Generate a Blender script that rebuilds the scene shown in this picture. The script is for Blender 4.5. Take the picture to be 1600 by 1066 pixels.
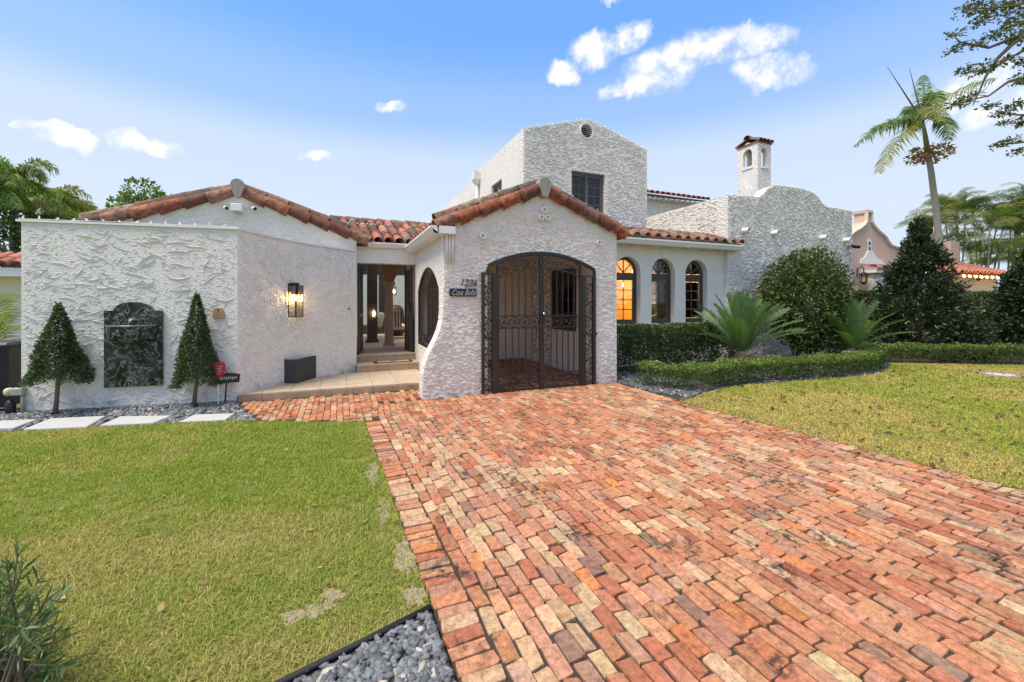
import bpy, math, random
import numpy as np
from mathutils import Vector, Matrix
from mathutils.geometry import tessellate_polygon
R = math.radians
random.seed(7); RNG = np.random.default_rng(7)
for o in list(bpy.data.objects): bpy.data.objects.remove(o)
S = bpy.context.scene; C = S.collection
# ------------------------------------------------------------------ camera
FPX, HY, HC, TH = 653.0, 472.0, 1.7, R(22.5)       # focal length (px of 1600), horizon row, camera height, yaw
cd = bpy.data.cameras.new('camera'); cam = bpy.data.objects.new('camera', cd); C.objects.link(cam)
cam.location = (0, 0, HC); cam.rotation_euler = (R(90), 0, -TH)
cd.sensor_width = 36; cd.lens = 36*FPX/1600; cd.shift_y = -(533-HY)/1600; cd.clip_end = 3000; cd.clip_start = .05
S.camera = cam
S.render.resolution_x, S.render.resolution_y = 1024, 682
S.view_settings.view_transform = 'Standard'; S.view_settings.look = 'None'
S.view_settings.gamma = 1; S.view_settings.exposure = 1.17
# photo pixel -> point on a known surface (ground z, wall plane Y or wall plane X)
def ray(u, v):
    a = (u-800)/FPX
    return Vector((a*math.cos(TH)+math.sin(TH), -a*math.sin(TH)+math.cos(TH), (HY-v)/FPX))
def G(u, v, z=0.0): d = ray(u, v); return Vector((0, 0, HC))+d*((z-HC)/d.z)
def PY(u, v, Y): d = ray(u, v); return Vector((0, 0, HC))+d*(Y/d.y)
def PX(u, v, X): d = ray(u, v); return Vector((0, 0, HC))+d*(X/d.x)
# ------------------------------------------------------------------ node helpers
def nd(nt, t, **kw):
    n = nt.nodes.new(t)
    for k, v in kw.items():
        if k in n.inputs: n.inputs[k].default_value = v
        else: setattr(n, k, v)
    return n
def math_n(nt, op, a, b=None, clamp=False):
    n = nt.nodes.new('ShaderNodeMath'); n.operation = op; n.use_clamp = clamp
    for i, x in enumerate((a, b)):
        if x is None: continue
        if isinstance(x, (int, float)): n.inputs[i].default_value = x
        else: nt.links.new(x, n.inputs[i])
    return n.outputs[0]
def vmath(nt, op, a, b=None, scale=None):
    n = nt.nodes.new('ShaderNodeVectorMath'); n.operation = op
    for i, x in enumerate((a, b)):
        if x is None: continue
        if isinstance(x, (tuple, list, Vector)): n.inputs[i].default_value = x
        else: nt.links.new(x, n.inputs[i])
    if scale is not None: n.inputs['Scale'].default_value = scale
    return n.outputs['Value'] if op in ('DOT_PRODUCT', 'LENGTH', 'DISTANCE') else n.outputs['Vector']
def mixc(nt, f, a, b, mode='MIX'):
    n = nt.nodes.new('ShaderNodeMix'); n.data_type = 'RGBA'; n.blend_type = mode
    for idx, x in ((0, f), (6, a), (7, b)):
        if isinstance(x, (int, float)): n.inputs[idx].default_value = x
        elif isinstance(x, tuple): n.inputs[idx].default_value = (*x[:3], 1)
        else: nt.links.new(x, n.inputs[idx])
    return n.outputs[2]
def ramp(nt, f, stops, interp='LINEAR'):
    n = nt.nodes.new('ShaderNodeValToRGB'); cr = n.color_ramp; cr.interpolation = interp
    while len(cr.elements) < len(stops): cr.elements.new(.5)
    for e, (p, c) in zip(cr.elements, stops):
        e.position = p; e.color = (*c, 1) if isinstance(c, tuple) else (c, c, c, 1)
    nt.links.new(f, n.inputs[0]); return n.outputs[0]
def noise(nt, vec, scale, detail=4, rough=.55, dist=0.0):
    n = nd(nt, 'ShaderNodeTexNoise', Scale=scale, Detail=detail, Roughness=rough, Distortion=dist)
    if vec is not None: nt.links.new(vec, n.inputs['Vector'])
    return n.outputs['Fac']
def mapping(nt, vec, scale=(1, 1, 1), loc=(0, 0, 0), rot=(0, 0, 0)):
    n = nt.nodes.new('ShaderNodeMapping'); n.inputs['Scale'].default_value = scale
    n.inputs['Location'].default_value = loc; n.inputs['Rotation'].default_value = rot
    nt.links.new(vec, n.inputs['Vector']); return n.outputs[0]
def bump(nt, h, strength, dist, normal=None):
    n = nd(nt, 'ShaderNodeBump', Strength=strength, Distance=dist); nt.links.new(h, n.inputs['Height'])
    if normal is not None: nt.links.new(normal, n.inputs['Normal'])
    return n.outputs[0]
# ------------------------------------------------------------------ sky + sun
SUN_EL, SUN_AZ = R(63), R(-104)          # azimuth measured from +Y towards +X
sundir = Vector((math.sin(SUN_AZ)*math.cos(SUN_EL), math.cos(SUN_AZ)*math.cos(SUN_EL), math.sin(SUN_EL)))
W = bpy.data.worlds.new('World'); S.world = W; W.use_nodes = True
wt = W.node_tree; wt.nodes.clear()
sky = nd(wt, 'ShaderNodeTexSky'); sky.sky_type = 'NISHITA'; sky.sun_disc = False
sky.sun_elevation = SUN_EL; sky.sun_rotation = SUN_AZ; sky.air_density = 1.0; sky.dust_density = 0.6; sky.ozone_density = 1.5
tc = nd(wt, 'ShaderNodeTexCoord'); wdir = tc.outputs['Generated']
skyc = sky.outputs[0]
# clouds of the open sky: soft ellipses broken up by noise, in directions
def cdir(u, v): return ray(u, v).normalized()
clouds = [(1040, 105, 88, 40, 10), (1150, 72, 78, 32, -10), (930, 75, 55, 26, 0), (985, 55, 34, 26, 30), (880, 112, 34, 20, 0), (990, 135, 62, 18, 4),
          (1198, 114, 62, 22, -12), (105, 217, 46, 19, 0), (228, 229, 50, 19, 0), (50, 196, 34, 9, 10), (486, 236, 34, 9, 5), (612, 176, 30, 8, 8),
          (1520, 140, 60, 26, 10), (1620, 160, 90, 30, 0), (960, 0, 26, 9, 0),
          (2300, 120, 160, 60, 5), (-900, 150, 240, 70, 3), (1900, 60, 130, 40, -6), (-500, -60, 150, 50, 8)]
warp = nd(wt, 'ShaderNodeTexNoise', Scale=9.0, Detail=6, Roughness=.6); wt.links.new(wdir, warp.inputs['Vector'])
wv = vmath(wt, 'SUBTRACT', warp.outputs['Color'], (.5, .5, .5)); wv = vmath(wt, 'SCALE', wv, scale=.10)
dvec = vmath(wt, 'ADD', wdir, wv)
cm = None
for (u, v, a, b, rot) in clouds:
    n0 = ray(u, v); L = n0.length; n0 = n0/L
    rt = Vector((n0.y, -n0.x, 0)).normalized(); up = rt.cross(n0)
    cr_, sr_ = math.cos(R(rot)), math.sin(R(rot))
    e1 = rt*cr_+up*sr_; e2 = -rt*sr_+up*cr_
    if e2.z < 0: e2 = -e2
    k = FPX*L
    x = math_n(wt, 'MULTIPLY', vmath(wt, 'DOT_PRODUCT', dvec, tuple(e1)), k/a)
    y = math_n(wt, 'MULTIPLY', vmath(wt, 'DOT_PRODUCT', dvec, tuple(e2)), k/b)
    r2 = math_n(wt, 'ADD', math_n(wt, 'MULTIPLY', x, x), math_n(wt, 'MULTIPLY', y, y))
    front = math_n(wt, 'GREATER_THAN', vmath(wt, 'DOT_PRODUCT', wdir, tuple(n0)), .3)
    m = math_n(wt, 'MULTIPLY', math_n(wt, 'SUBTRACT', 1.0, r2, clamp=True), front)
    cm = m if cm is None else math_n(wt, 'MAXIMUM', cm, m)
fine = noise(wt, wdir, 22, 7, .62)
cmask = math_n(wt, 'MULTIPLY', math_n(wt, 'POWER', cm, .8), math_n(wt, 'MULTIPLY', math_n(wt, 'MULTIPLY', fine, fine), 3.4))
cmask = ramp(wt, cmask, [(.04, 0.0), (1.0, .96)], 'EASE')
# broken high cloud overhead (the light in the photograph is soft and nearly white)
wz_ = nd(wt, 'ShaderNodeSeparateXYZ'); wt.links.new(wdir, wz_.inputs[0])
deck = math_n(wt, 'MULTIPLY', ramp(wt, noise(wt, wdir, 3.0, 6, .6), [(.30, 0.0), (.50, .95)]), ramp(wt, wz_.outputs[2], [(.62, 0.0), (.74, 1.0)]))
cmask = math_n(wt, 'MAXIMUM', cmask, deck)
white = mixc(wt, noise(wt, wdir, 6, 3), (5.3, 5.3, 5.4), (6.6, 6.55, 6.4))
tint = mixc(wt, 1.0, skyc, (.80, 1.22, 1.62), 'MULTIPLY')
tint = mixc(wt, .6, tint, (1.2, 2.7, 5.7))
air = ramp(wt, wz_.outputs[2], [(.16, 1.0), (.30, .86), (.40, .33), (.54, 0.0)], 'EASE')          # pale air towards the horizon, same all round
tint = mixc(wt, air, tint, (4.0, 4.6, 5.45))
skymix = mixc(wt, cmask, tint, white)
bg = nd(wt, 'ShaderNodeBackground', Strength=.081); wt.links.new(skymix, bg.inputs[0])
wo = nd(wt, 'ShaderNodeOutputWorld'); wt.links.new(bg.outputs[0], wo.inputs[0])
sl = bpy.data.lights.new('sun', 'SUN'); sl.energy = 2.0; sl.angle = R(24); sl.color = (1, .90, .76)
so = bpy.data.objects.new('sun', sl); C.objects.link(so); so.rotation_euler = (-sundir).to_track_quat('-Z', 'Y').to_euler(); so.location = sundir*50
S.render.engine = 'CYCLES'; S.cycles.max_bounces = 16; S.cycles.diffuse_bounces = 10; S.cycles.transparent_max_bounces = 12
# ------------------------------------------------------------------ scene-graph helpers
WM = {}
def wm(o): return WM.get(o.name, Matrix.Identity(4))
def link(o, parent=None, world=None):
    C.objects.link(o); world = world or Matrix.Identity(4)
    o.matrix_basis = world; WM[o.name] = world
    if parent is not None:
        o.parent = parent; o.matrix_parent_inverse = wm(parent).inverted()
    return o
def tag(o, label=None, cat=None, group=None, kind=None):
    if label: o['label'] = label
    if cat: o['category'] = cat
    if group: o['group'] = group
    if kind: o['kind'] = kind
    return o
def thing(name, loc, label, cat, group=None):
    o = bpy.data.objects.new(name, None); o.empty_display_size = .2
    link(o, None, Matrix.Translation(Vector(loc))); return tag(o, label, cat, group)
def inst(name, me, parent, world): return link(bpy.data.objects.new(name, me), parent, world)
class MB:
    def __init__(s): s.v = []; s.f = []
    def add(s, vs, fs):
        b = len(s.v); s.v += [tuple(p) for p in vs]; s.f += [tuple(i+b for i in f) for f in fs]; return s
    def box(s, a, b):
        x0, y0, z0 = a; x1, y1, z1 = b
        return s.add([(x0,y0,z0),(x1,y0,z0),(x1,y1,z0),(x0,y1,z0),(x0,y0,z1),(x1,y0,z1),(x1,y1,z1),(x0,y1,z1)],
                     [(3,2,1,0),(4,5,6,7),(0,1,5,4),(1,2,6,5),(2,3,7,6),(3,0,4,7)])
    def cbox(s, c, d, bev=0.0, M=None):
        # chamfered box about c with half sizes d
        x, y, z = d; e = min(bev, x*.9, y*.9, z*.9)
        vs, idx = [], {}
        for sx in (-1,1):
            for sy in (-1,1):
                for sz in (-1,1):
                    for ax in range(3):
                        p = [sx*(x-e), sy*(y-e), sz*(z-e)]; p[ax] = (sx*x, sy*y, sz*z)[ax]
                        idx[(sx,sy,sz,ax)] = len(vs); vs.append(Vector(p))
        I = lambda a,b_,c_,ax: idx[(a,b_,c_,ax)]
        fs = []
        for q in (-1,1):
            fs += [(I(q,-1,-1,0),I(q,1,-1,0),I(q,1,1,0),I(q,-1,1,0)), (I(-1,q,-1,1),I(1,q,-1,1),I(1,q,1,1),I(-1,q,1,1)), (I(-1,-1,q,2),I(1,-1,q,2),I(1,1,q,2),I(-1,1,q,2))]
            for r in (-1,1):
                fs += [(I(q,r,-1,0),I(q,r,1,0),I(q,r,1,1),I(q,r,-1,1)), (I(q,-1,r,0),I(q,1,r,0),I(q,1,r,2),I(q,-1,r,2)), (I(-1,q,r,1),I(1,q,r,1),I(1,q,r,2),I(-1,q,r,2))]
                for t in (-1,1): fs.append((I(q,r,t,0),I(q,r,t,1),I(q,r,t,2)))
        M = M or Matrix.Identity(4); c = Vector(c)
        return s.add([c+(M.to_3x3() @ v) for v in vs], fs)
    def tube(s, pts, r, n=6, cap=True):
        pts = [Vector(p) for p in pts]; rs = r if isinstance(r, (list, tuple)) else [r]*len(pts)
        b = len(s.v); up = None
        for i, p in enumerate(pts):
            t = (pts[min(i+1, len(pts)-1)]-pts[max(i-1, 0)])
            t = t.normalized() if t.length > 1e-9 else Vector((0,0,1))
            if up is None: up = t.orthogonal().normalized()
            up = (up-t*up.dot(t)); up = up.normalized() if up.length > 1e-6 else t.orthogonal().normalized()
            w = t.cross(up)
            for k in range(n):
                a = 2*math.pi*k/n; s.v.append(tuple(p+(up*math.cos(a)+w*math.sin(a))*rs[i]))
        for i in range(len(pts)-1):
            for k in range(n):
                s.f.append((b+i*n+k, b+i*n+(k+1) % n, b+(i+1)*n+(k+1) % n, b+(i+1)*n+k))
        if cap:
            s.f.append(tuple(b+k for k in range(n))[::-1]); e = b+(len(pts)-1)*n; s.f.append(tuple(e+k for k in range(n)))
        return s
    def lathe(s, prof, c=(0,0,0), n=16):
        b = len(s.v)
        for r, z in prof:
            for k in range(n):
                a = 2*math.pi*k/n; s.v.append((c[0]+r*math.cos(a), c[1]+r*math.sin(a), c[2]+z))
        for i in range(len(prof)-1):
            for k in range(n): s.f.append((b+i*n+k, b+i*n+(k+1) % n, b+(i+1)*n+(k+1) % n, b+(i+1)*n+k))
        s.f.append(tuple(b+k for k in range(n))[::-1]); e = b+(len(prof)-1)*n; s.f.append(tuple(e+k for k in range(n)))
        return s
    def slab(s, loops, fr, t):
        # flat outline (first loop) with holes, in frame fr(x, y, d) -> point, from depth 0 to t
        loops = [list(l) for l in loops]
        tris = tessellate_polygon([[Vector((p[0], p[1], 0)) for p in l] for l in loops])
        flat = [p for l in loops for p in l]; n = len(flat); b = len(s.v)
        s.v += [tuple(fr(x, y, 0)) for x, y in flat]+[tuple(fr(x, y, t)) for x, y in flat]
        for a, c_, d in tris: s.f.append((b+a, b+c_, b+d)); s.f.append((b+n+d, b+n+c_, b+n+a))
        k = 0
        for l in loops:
            m = len(l)
            for i in range(m):
                j = (i+1) % m; s.f.append((b+k+i, b+k+j, b+n+k+j, b+n+k+i))
            k += m
        return s
    def mesh(s, name, mat, smooth=False, recalc=True):
        me = bpy.data.meshes.new(name); me.from_pydata(s.v, [], s.f)
        if recalc:
            import bmesh
            bm = bmesh.new(); bm.from_mesh(me); bmesh.ops.recalc_face_normals(bm, faces=bm.faces); bm.to_mesh(me); bm.free()
        if smooth is True: me.polygons.foreach_set('use_smooth', [True]*len(me.polygons))
        if mat: me.materials.append(mat)
        me.update(); return me
    def build(s, name, mat, parent=None, smooth=False, world=None):
        o = link(bpy.data.objects.new(name, s.mesh(name, mat, smooth)), parent, world)
        if smooth == 'auto':
            o.data.polygons.foreach_set('use_smooth', [True]*len(o.data.polygons)); o.data.set_sharp_from_angle(angle=R(35))
        return o
def np_mesh(name, V, F, mat, col=None, smooth=False):
    # V (n,3), F (m,3|4) arrays, col per-vertex rgb
    V = np.asarray(V, np.float32); F = np.asarray(F, np.int32); k = F.shape[1]
    me = bpy.data.meshes.new(name); me.vertices.add(len(V)); me.vertices.foreach_set('co', V.ravel())
    me.loops.add(F.size); me.loops.foreach_set('vertex_index', F.ravel())
    me.polygons.add(len(F)); me.polygons.foreach_set('loop_start', np.arange(0, F.size, k, dtype=np.int32))
    if smooth: me.polygons.foreach_set('use_smooth', np.ones(len(F), bool))
    if col is not None:
        a = me.color_attributes.new('Col', 'FLOAT_COLOR', 'POINT')
        c = np.ones((len(V), 4), np.float32); c[:, :3] = col; a.data.foreach_set('color', c.ravel())
    me.update(calc_edges=True)
    if mat: me.materials.append(mat)
    return me
FXZ = lambda Y: (lambda x, z, d: (x, Y+d, z))       # wall facing -Y
FYZ = lambda X: (lambda y, z, d: (X+d, y, z))       # wall facing -X (depth towards +X)
FXY = lambda Z: (lambda x, y, d: (x, y, Z+d))
# ------------------------------------------------------------------ materials
def newmat(name):
    m = bpy.data.materials.new(name); m.use_nodes = True; nt = m.node_tree
    b = nt.nodes['Principled BSDF']; return m, nt, b
def wpos(nt): return nd(nt, 'ShaderNodeNewGeometry').outputs['Position']
def plain(name, col, rough=.5, metal=0.0, spec=.5, var=.12, vscale=6.0, bmp=0.0, bscale=60, emit=None):
    m, nt, b = newmat(name); p = wpos(nt)
    f = noise(nt, p, vscale, 5, .6)
    c = mixc(nt, f, tuple(x*(1-var) for x in col), tuple(min(1, x*(1+var)) for x in col))
    nt.links.new(c, b.inputs['Base Color']); b.inputs['Roughness'].default_value = rough; b.inputs['Metallic'].default_value = metal
    b.inputs['Specular IOR Level'].default_value = spec
    if bmp: nt.links.new(bump(nt, noise(nt, p, bscale, 4), .6, bmp), b.inputs['Normal'])
    if emit: b.inputs['Emission Color'].default_value = (*emit[0], 1); b.inputs['Emission Strength'].default_value = emit[1]
    return m
def stucco(name, col, rel=.012, sc=1.0, stain=.10):
    m, nt, b = newmat(name); p = wpos(nt)
    big = noise(nt, p, .9, 4, .6); mid = noise(nt, p, 5, 5, .65)
    c = mixc(nt, ramp(nt, big, [(.35, 0.), (.75, 1.)]), col, tuple(x*(1-stain) for x in col))
    c = mixc(nt, ramp(nt, mid, [(.5, 0.), (.8, .5)]), c, tuple(x*y for x, y in zip(col, (.86, .85, .82))))
    # run-down dirt: narrow vertical streaks and splash marks near the ground
    st = noise(nt, mapping(nt, p, (7, 7, .5)), 1.0, 4, .6)
    c = mixc(nt, ramp(nt, st, [(.60, 0.), (.78, .28)]), c, (.46, .45, .40))
    sep = nd(nt, 'ShaderNodeSeparateXYZ'); nt.links.new(p, sep.inputs[0])
    low = math_n(nt, 'MULTIPLY', math_n(nt, 'SUBTRACT', 1.0, math_n(nt, 'MULTIPLY', sep.outputs[2], 2.2), clamp=True), ramp(nt, noise(nt, p, 9, 6, .7), [(.48, 0.), (.62, .7)]))
    c = mixc(nt, low, c, (.30, .28, .25))
    nt.links.new(c, b.inputs['Base Color']); b.inputs['Roughness'].default_value = .85; b.inputs['Specular IOR Level'].default_value = .25
    w = nd(nt, 'ShaderNodeTexNoise', Scale=6.0*sc, Detail=3); nt.links.new(p, w.inputs['Vector'])
    pv = vmath(nt, 'ADD', p, vmath(nt, 'SCALE', w.outputs['Color'], scale=.16/sc))
    vo = nd(nt, 'ShaderNodeTexVoronoi', Scale=11.0*sc, feature='SMOOTH_F1', Smoothness=.35); nt.links.new(mapping(nt, pv, (1, 1, 1.9)), vo.inputs['Vector'])
    h = math_n(nt, 'ADD', math_n(nt, 'MULTIPLY', vo.outputs['Distance'], 1.0), math_n(nt, 'MULTIPLY', noise(nt, p, 45*sc, 5, .65), .45))
    nt.links.new(bump(nt, h, .9, rel), b.inputs['Normal']); return m
M = {}
M['stucco'] = stucco('stucco_rough', (.80, .765, .715), .022)
M['stucco_fine'] = stucco('stucco_fine', (.80, .77, .72), .010, 1.8)
M['stucco_smooth'] = stucco('stucco_smooth', (.80, .775, .72), .004, 2.5, .06)
M['stucco_pink'] = stucco('stucco_pink', (.66, .47, .38), .006, 1.5)
M['stucco_peach'] = stucco('stucco_peach', (.74, .60, .47), .004, 1.5)
M['plaster'] = plain('interior_plaster', (.90, .84, .77), .9, var=.04, bmp=.003)
M['trim'] = plain('white_paint', (.78, .77, .74), .45, var=.06)
M['iron'] = plain('black_iron', (.022, .017, .016), .42, 0.0, .5, var=.3)
M['black'] = plain('black_plastic', (.015, .015, .017), .45)
M['bin'] = plain('bin_plastic', (.012, .014, .022), .4)
M['frame'] = plain('dark_brown_frame', (.062, .05, .045), .5, var=.15)
M['frame_grey'] = plain('grey_frame', (.11, .108, .11), .5, var=.12)
M['wood'] = plain('dark_wood', (.075, .03, .022), .5, var=.3, vscale=20)
M['slate'] = plain('planter_grey', (.045, .046, .048), .55, var=.1, bmp=.001)
M['concrete'] = plain('pale_concrete', (.47, .47, .455), .8, var=.08, bmp=.002)
M['grey_plastic'] = plain('grey_plastic', (.38, .39, .37), .5)
M['cream_plastic'] = plain('cream_plastic', (.55, .55, .34), .6)
M['copper'] = plain('tan_plaque', (.40, .24, .13), .6, var=.25, vscale=30, bmp=.003)
M['red'] = plain('red_sign', (.42, .012, .03), .4)
M['white'] = plain('white_print', (.8, .8, .8), .5, var=.02)
M['concrete_dark'] = plain('grey_cover', (.22, .20, .19), .9, var=.3, vscale=20)
M['soil'] = plain('soil', (.045, .035, .026), .95, var=.4, vscale=12, bmp=.02, bscale=30)
M['bark'] = plain('bark', (.16, .12, .085), .9, var=.4, vscale=14, bmp=.01, bscale=40)
M['palm_bark'] = plain('palm_bark', (.30, .27, .22), .9, var=.25, vscale=9, bmp=.012, bscale=22)
M['cloth'] = plain('cushion_cloth', (.62, .58, .54), .9)
M['cloth_dark'] = plain('cushion_stripe', (.10, .085, .07), .9)
M['mat_dark'] = plain('mat_border', (.05, .04, .04), .95)
M['mat_pale'] = plain('mat_field', (.46, .40, .36), .95, var=.2, vscale=40)
M['brown_stone'] = plain('brown_stone', (.36, .225, .155), .85, var=.2, vscale=14, bmp=.008, bscale=40)
M['column'] = plain('column_stone', (.40, .28, .21), .8, var=.15)
M['chrome'] = plain('brushed_knob', (.7, .68, .64), .25, 1.0)
M['amber_wall'] = plain('amber_wall', (.72, .42, .13), .8, var=.05)
M['bulb'] = plain('warm_bulb', (1, .7, .35), .4, emit=((1, .62, .25), 22))
M['led'] = plain('warm_strip', (1, .7, .3), .4, emit=((1, .55, .12), 9))
M['mini_bulb'] = plain('mini_bulb', (.8, .8, .78), .3)
def glass(name, tint=(.9, .95, .95), refl=1.0):
    m, nt, b = newmat(name); nt.nodes.remove(b); out = nt.nodes['Material Output']
    tr = nd(nt, 'ShaderNodeBsdfTransparent', Color=(*tint, 1)); gl = nd(nt, 'ShaderNodeBsdfGlossy', Roughness=.03)
    fr = nd(nt, 'ShaderNodeFresnel', IOR=1.5); mx = nd(nt, 'ShaderNodeMixShader')
    nt.links.new(math_n(nt, 'MULTIPLY', fr.outputs[0], refl, True), mx.inputs[0]); nt.links.new(tr.outputs[0], mx.inputs[1]); nt.links.new(gl.outputs[0], mx.inputs[2])
    nt.links.new(mx.outputs[0], out.inputs[0]); return m
M['glass'] = glass('window_glass', (.86, .88, .86), 1.6); M['glass_dark'] = glass('dark_glass', (.12, .12, .115), 1.3); M['lamp_glass'] = glass('lantern_glass', (.96, .96, .94), .8)
def attr_col(nt): return nd(nt, 'ShaderNodeVertexColor', layer_name='Col').outputs[0]

def brick_mat():
    m, nt, b = newmat('old_brick'); p = wpos(nt); c = attr_col(nt)
    f = noise(nt, p, 26, 6, .65); c = mixc(nt, ramp(nt, f, [(.30, 0.), (.72, 1.)]), mixc(nt, 1.0, c, (.55, .50, .47), 'MULTIPLY'), mixc(nt, 1.0, c, (1.22, 1.2, 1.18), 'MULTIPLY'))
    g = noise(nt, p, 90, 4, .7); c = mixc(nt, ramp(nt, g, [(.56, 0.), (.68, .75)]), c, (.10, .06, .045))
    e = noise(nt, p, 7, 6, .7); c = mixc(nt, ramp(nt, e, [(.60, 0.), (.72, .5)]), c, (.42, .34, .27))
    k = math_n(nt, 'MULTIPLY', ramp(nt, noise(nt, mapping(nt, p, (1, .55, 1)), 2.2, 5, .7), [(.53, 0.), (.63, 1.)]), ramp(nt, noise(nt, p, 16, 5, .7), [(.45, 0.), (.57, .92)]))
    c = mixc(nt, k, c, (.045, .037, .03))
    nt.links.new(c, b.inputs['Base Color']); b.inputs['Roughness'].default_value = .88; b.inputs['Specular IOR Level'].default_value = .25
    h = math_n(nt, 'ADD', noise(nt, p, 55, 6, .7), math_n(nt, 'MULTIPLY', noise(nt, p, 14, 3), .8))
    nt.links.new(bump(nt, h, .8, .008), b.inputs['Normal']); return m
M['brick'] = brick_mat()
def tile_mat(name, cols, dark=.55):
    m, nt, b = newmat(name); p = wpos(nt); oi = nd(nt, 'ShaderNodeObjectInfo')
    n = len(cols); c = ramp(nt, oi.outputs['Random'], [(i/n, cc) for i, cc in enumerate(cols)], 'CONSTANT')
    f = noise(nt, p, 9, 6, .7); c = mixc(nt, ramp(nt, f, [(.40, 0.), (.60, dark)]), c, (.05, .036, .03))
    g = noise(nt, p, 34, 5, .7); c = mixc(nt, ramp(nt, g, [(.58, 0.), (.70, .6)]), c, (.38, .33, .27))
    nt.links.new(c, b.inputs['Base Color']); b.inputs['Roughness'].default_value = .8; b.inputs['Specular IOR Level'].default_value = .3
    nt.links.new(bump(nt, noise(nt, p, 50, 5, .7), .7, .008), b.inputs['Normal']); return m
M['tile'] = tile_mat('clay_tile', [(.36, .105, .05), (.20, .07, .045), (.46, .17, .085), (.12, .065, .05), (.33, .14, .085), (.42, .12, .055), (.25, .12, .085), (.38, .19, .12)], .78)
M['tile_old'] = tile_mat('weathered_tile', [(.22, .14, .10), (.31, .20, .14), (.15, .10, .08), (.27, .13, .08), (.36, .25, .18)], .8)
M['tile_new'] = tile_mat('new_clay_tile', [(.46, .17, .11), (.52, .20, .13), (.42, .15, .10), (.50, .22, .16)], .2)
def leaf_mat(name, trans=.35, rough=.45, spec=.4):
    m, nt, b = newmat(name); c = attr_col(nt); b.inputs['Roughness'].default_value = rough; b.inputs['Specular IOR Level'].default_value = spec
    nt.links.new(c, b.inputs['Base Color'])
    t = nd(nt, 'ShaderNodeBsdfTranslucent'); nt.links.new(mixc(nt, 1.0, c, (1.35, 1.5, .6), 'MULTIPLY'), t.inputs[0])
    mx = nd(nt, 'ShaderNodeMixShader'); mx.inputs[0].default_value = trans; out = nt.nodes['Material Output']
    nt.links.new(b.outputs[0], mx.inputs[1]); nt.links.new(t.outputs[0], mx.inputs[2]); nt.links.new(mx.outputs[0], out.inputs[0]); return m
M['leaf'] = leaf_mat('leaf'); M['glossy_leaf'] = leaf_mat('glossy_leaf', .18, .42, .32); M['grass'] = leaf_mat('grass_blade', .3, .6, .25)
def rock_mat():
    m, nt, b = newmat('crushed_rock'); c = attr_col(nt); p = wpos(nt)
    c = mixc(nt, ramp(nt, noise(nt, p, 60, 4, .7), [(.4, 0.), (.7, .5)]), c, mixc(nt, 1.0, c, (1.6, 1.6, 1.6), 'MULTIPLY'))
    nt.links.new(c, b.inputs['Base Color']); b.inputs['Roughness'].default_value = .75; return m
M['rock'] = rock_mat()
def ground_mat():
    m, nt, b = newmat('lawn_soil'); p = wpos(nt)
    a = noise(nt, p, 1.6, 6, .65); f = noise(nt, p, 38, 5, .7)
    c = mixc(nt, ramp(nt, a, [(.40, 0.), (.60, 1.)]), (.16, .19, .04), (.30, .25, .09))
    c = mixc(nt, ramp(nt, f, [(.40, 0.), (.62, .75)]), c, (.10, .10, .03))
    c = mixc(nt, ramp(nt, noise(nt, p, 130, 3, .7), [(.55, 0.), (.66, .5)]), c, (.30, .27, .12))
    nt.links.new(c, b.inputs['Base Color']); b.inputs['Roughness'].default_value = .95; b.inputs['Specular IOR Level'].default_value = .1
    nt.links.new(bump(nt, f, .8, .02), b.inputs['Normal']); return m
M['lawn'] = ground_mat()
M['sand'] = plain('sandy_soil', (.30, .235, .165), .95, var=.4, vscale=26, bmp=.01, bscale=60)
def travertine():
    m, nt, b = newmat('travertine'); p = wpos(nt)
    f = noise(nt, mapping(nt, p, (1.2, 3, 6)), 2.2, 6, .65); c = mixc(nt, f, (.44, .335, .23), (.66, .55, .42))
    c = mixc(nt, ramp(nt, noise(nt, p, 3.0, 5, .7), [(.5, 0.), (.75, .6)]), c, (.30, .20, .12))
    nt.links.new(c, b.inputs['Base Color']); b.inputs['Roughness'].default_value = .55
    nt.links.new(bump(nt, noise(nt, p, 50, 4), .4, .004), b.inputs['Normal']); return m
M['trav'] = travertine()
M['trav_riser'] = plain('travertine_riser', (.40, .27, .165), .7, var=.35, vscale=7, bmp=.003)
def marble():
    m, nt, b = newmat('dark_green_marble'); b.inputs['Specular IOR Level'].default_value = .3; p = wpos(nt)
    w = nd(nt, 'ShaderNodeTexNoise', Scale=3.0, Detail=5); nt.links.new(p, w.inputs['Vector'])
    q = vmath(nt, 'ADD', p, vmath(nt, 'SCALE', w.outputs['Color'], scale=.35))
    f1 = noise(nt, mapping(nt, q, (1, 1, .45)), 4.5, 8, .7)
    f2 = math_n(nt, 'ABSOLUTE', math_n(nt, 'SUBTRACT', noise(nt, q, 7, 5, .6), .5))
    c = mixc(nt, ramp(nt, f1, [(.44, 0.), (.74, 1.)]), (.010, .014, .013), (.085, .095, .075))
    c = mixc(nt, ramp(nt, f2, [(.0, .75), (.022, 0.)]), c, (.38, .44, .42))
    f3 = noise(nt, mapping(nt, q, (1.0, 1, .25), rot=(0, R(12), 0)), 3.2, 3, .5)
    c = mixc(nt, ramp(nt, f3, [(.66, 0.), (.74, .6)]), c, (.34, .27, .13))
    nt.links.new(c, b.inputs['Base Color']); b.inputs['Roughness'].default_value = .18; return m
M['marble'] = marble()
M['marble_rim'] = plain('polished_marble_rim', (.13, .15, .14), .2, var=.5, vscale=12)
M['gstucco'] = stucco('stucco_flat', (.80, .77, .72), .007, 2.2)
M['cstucco'] = stucco('stucco_dashed', (.86, .84, .80), .016, 1.9)  # whiter than the straight wall's stucco: brighter light on the curve, put into the colour
M['wall_white'] = plain('white_wall', (.86, .86, .83), .8, var=.04)
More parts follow.
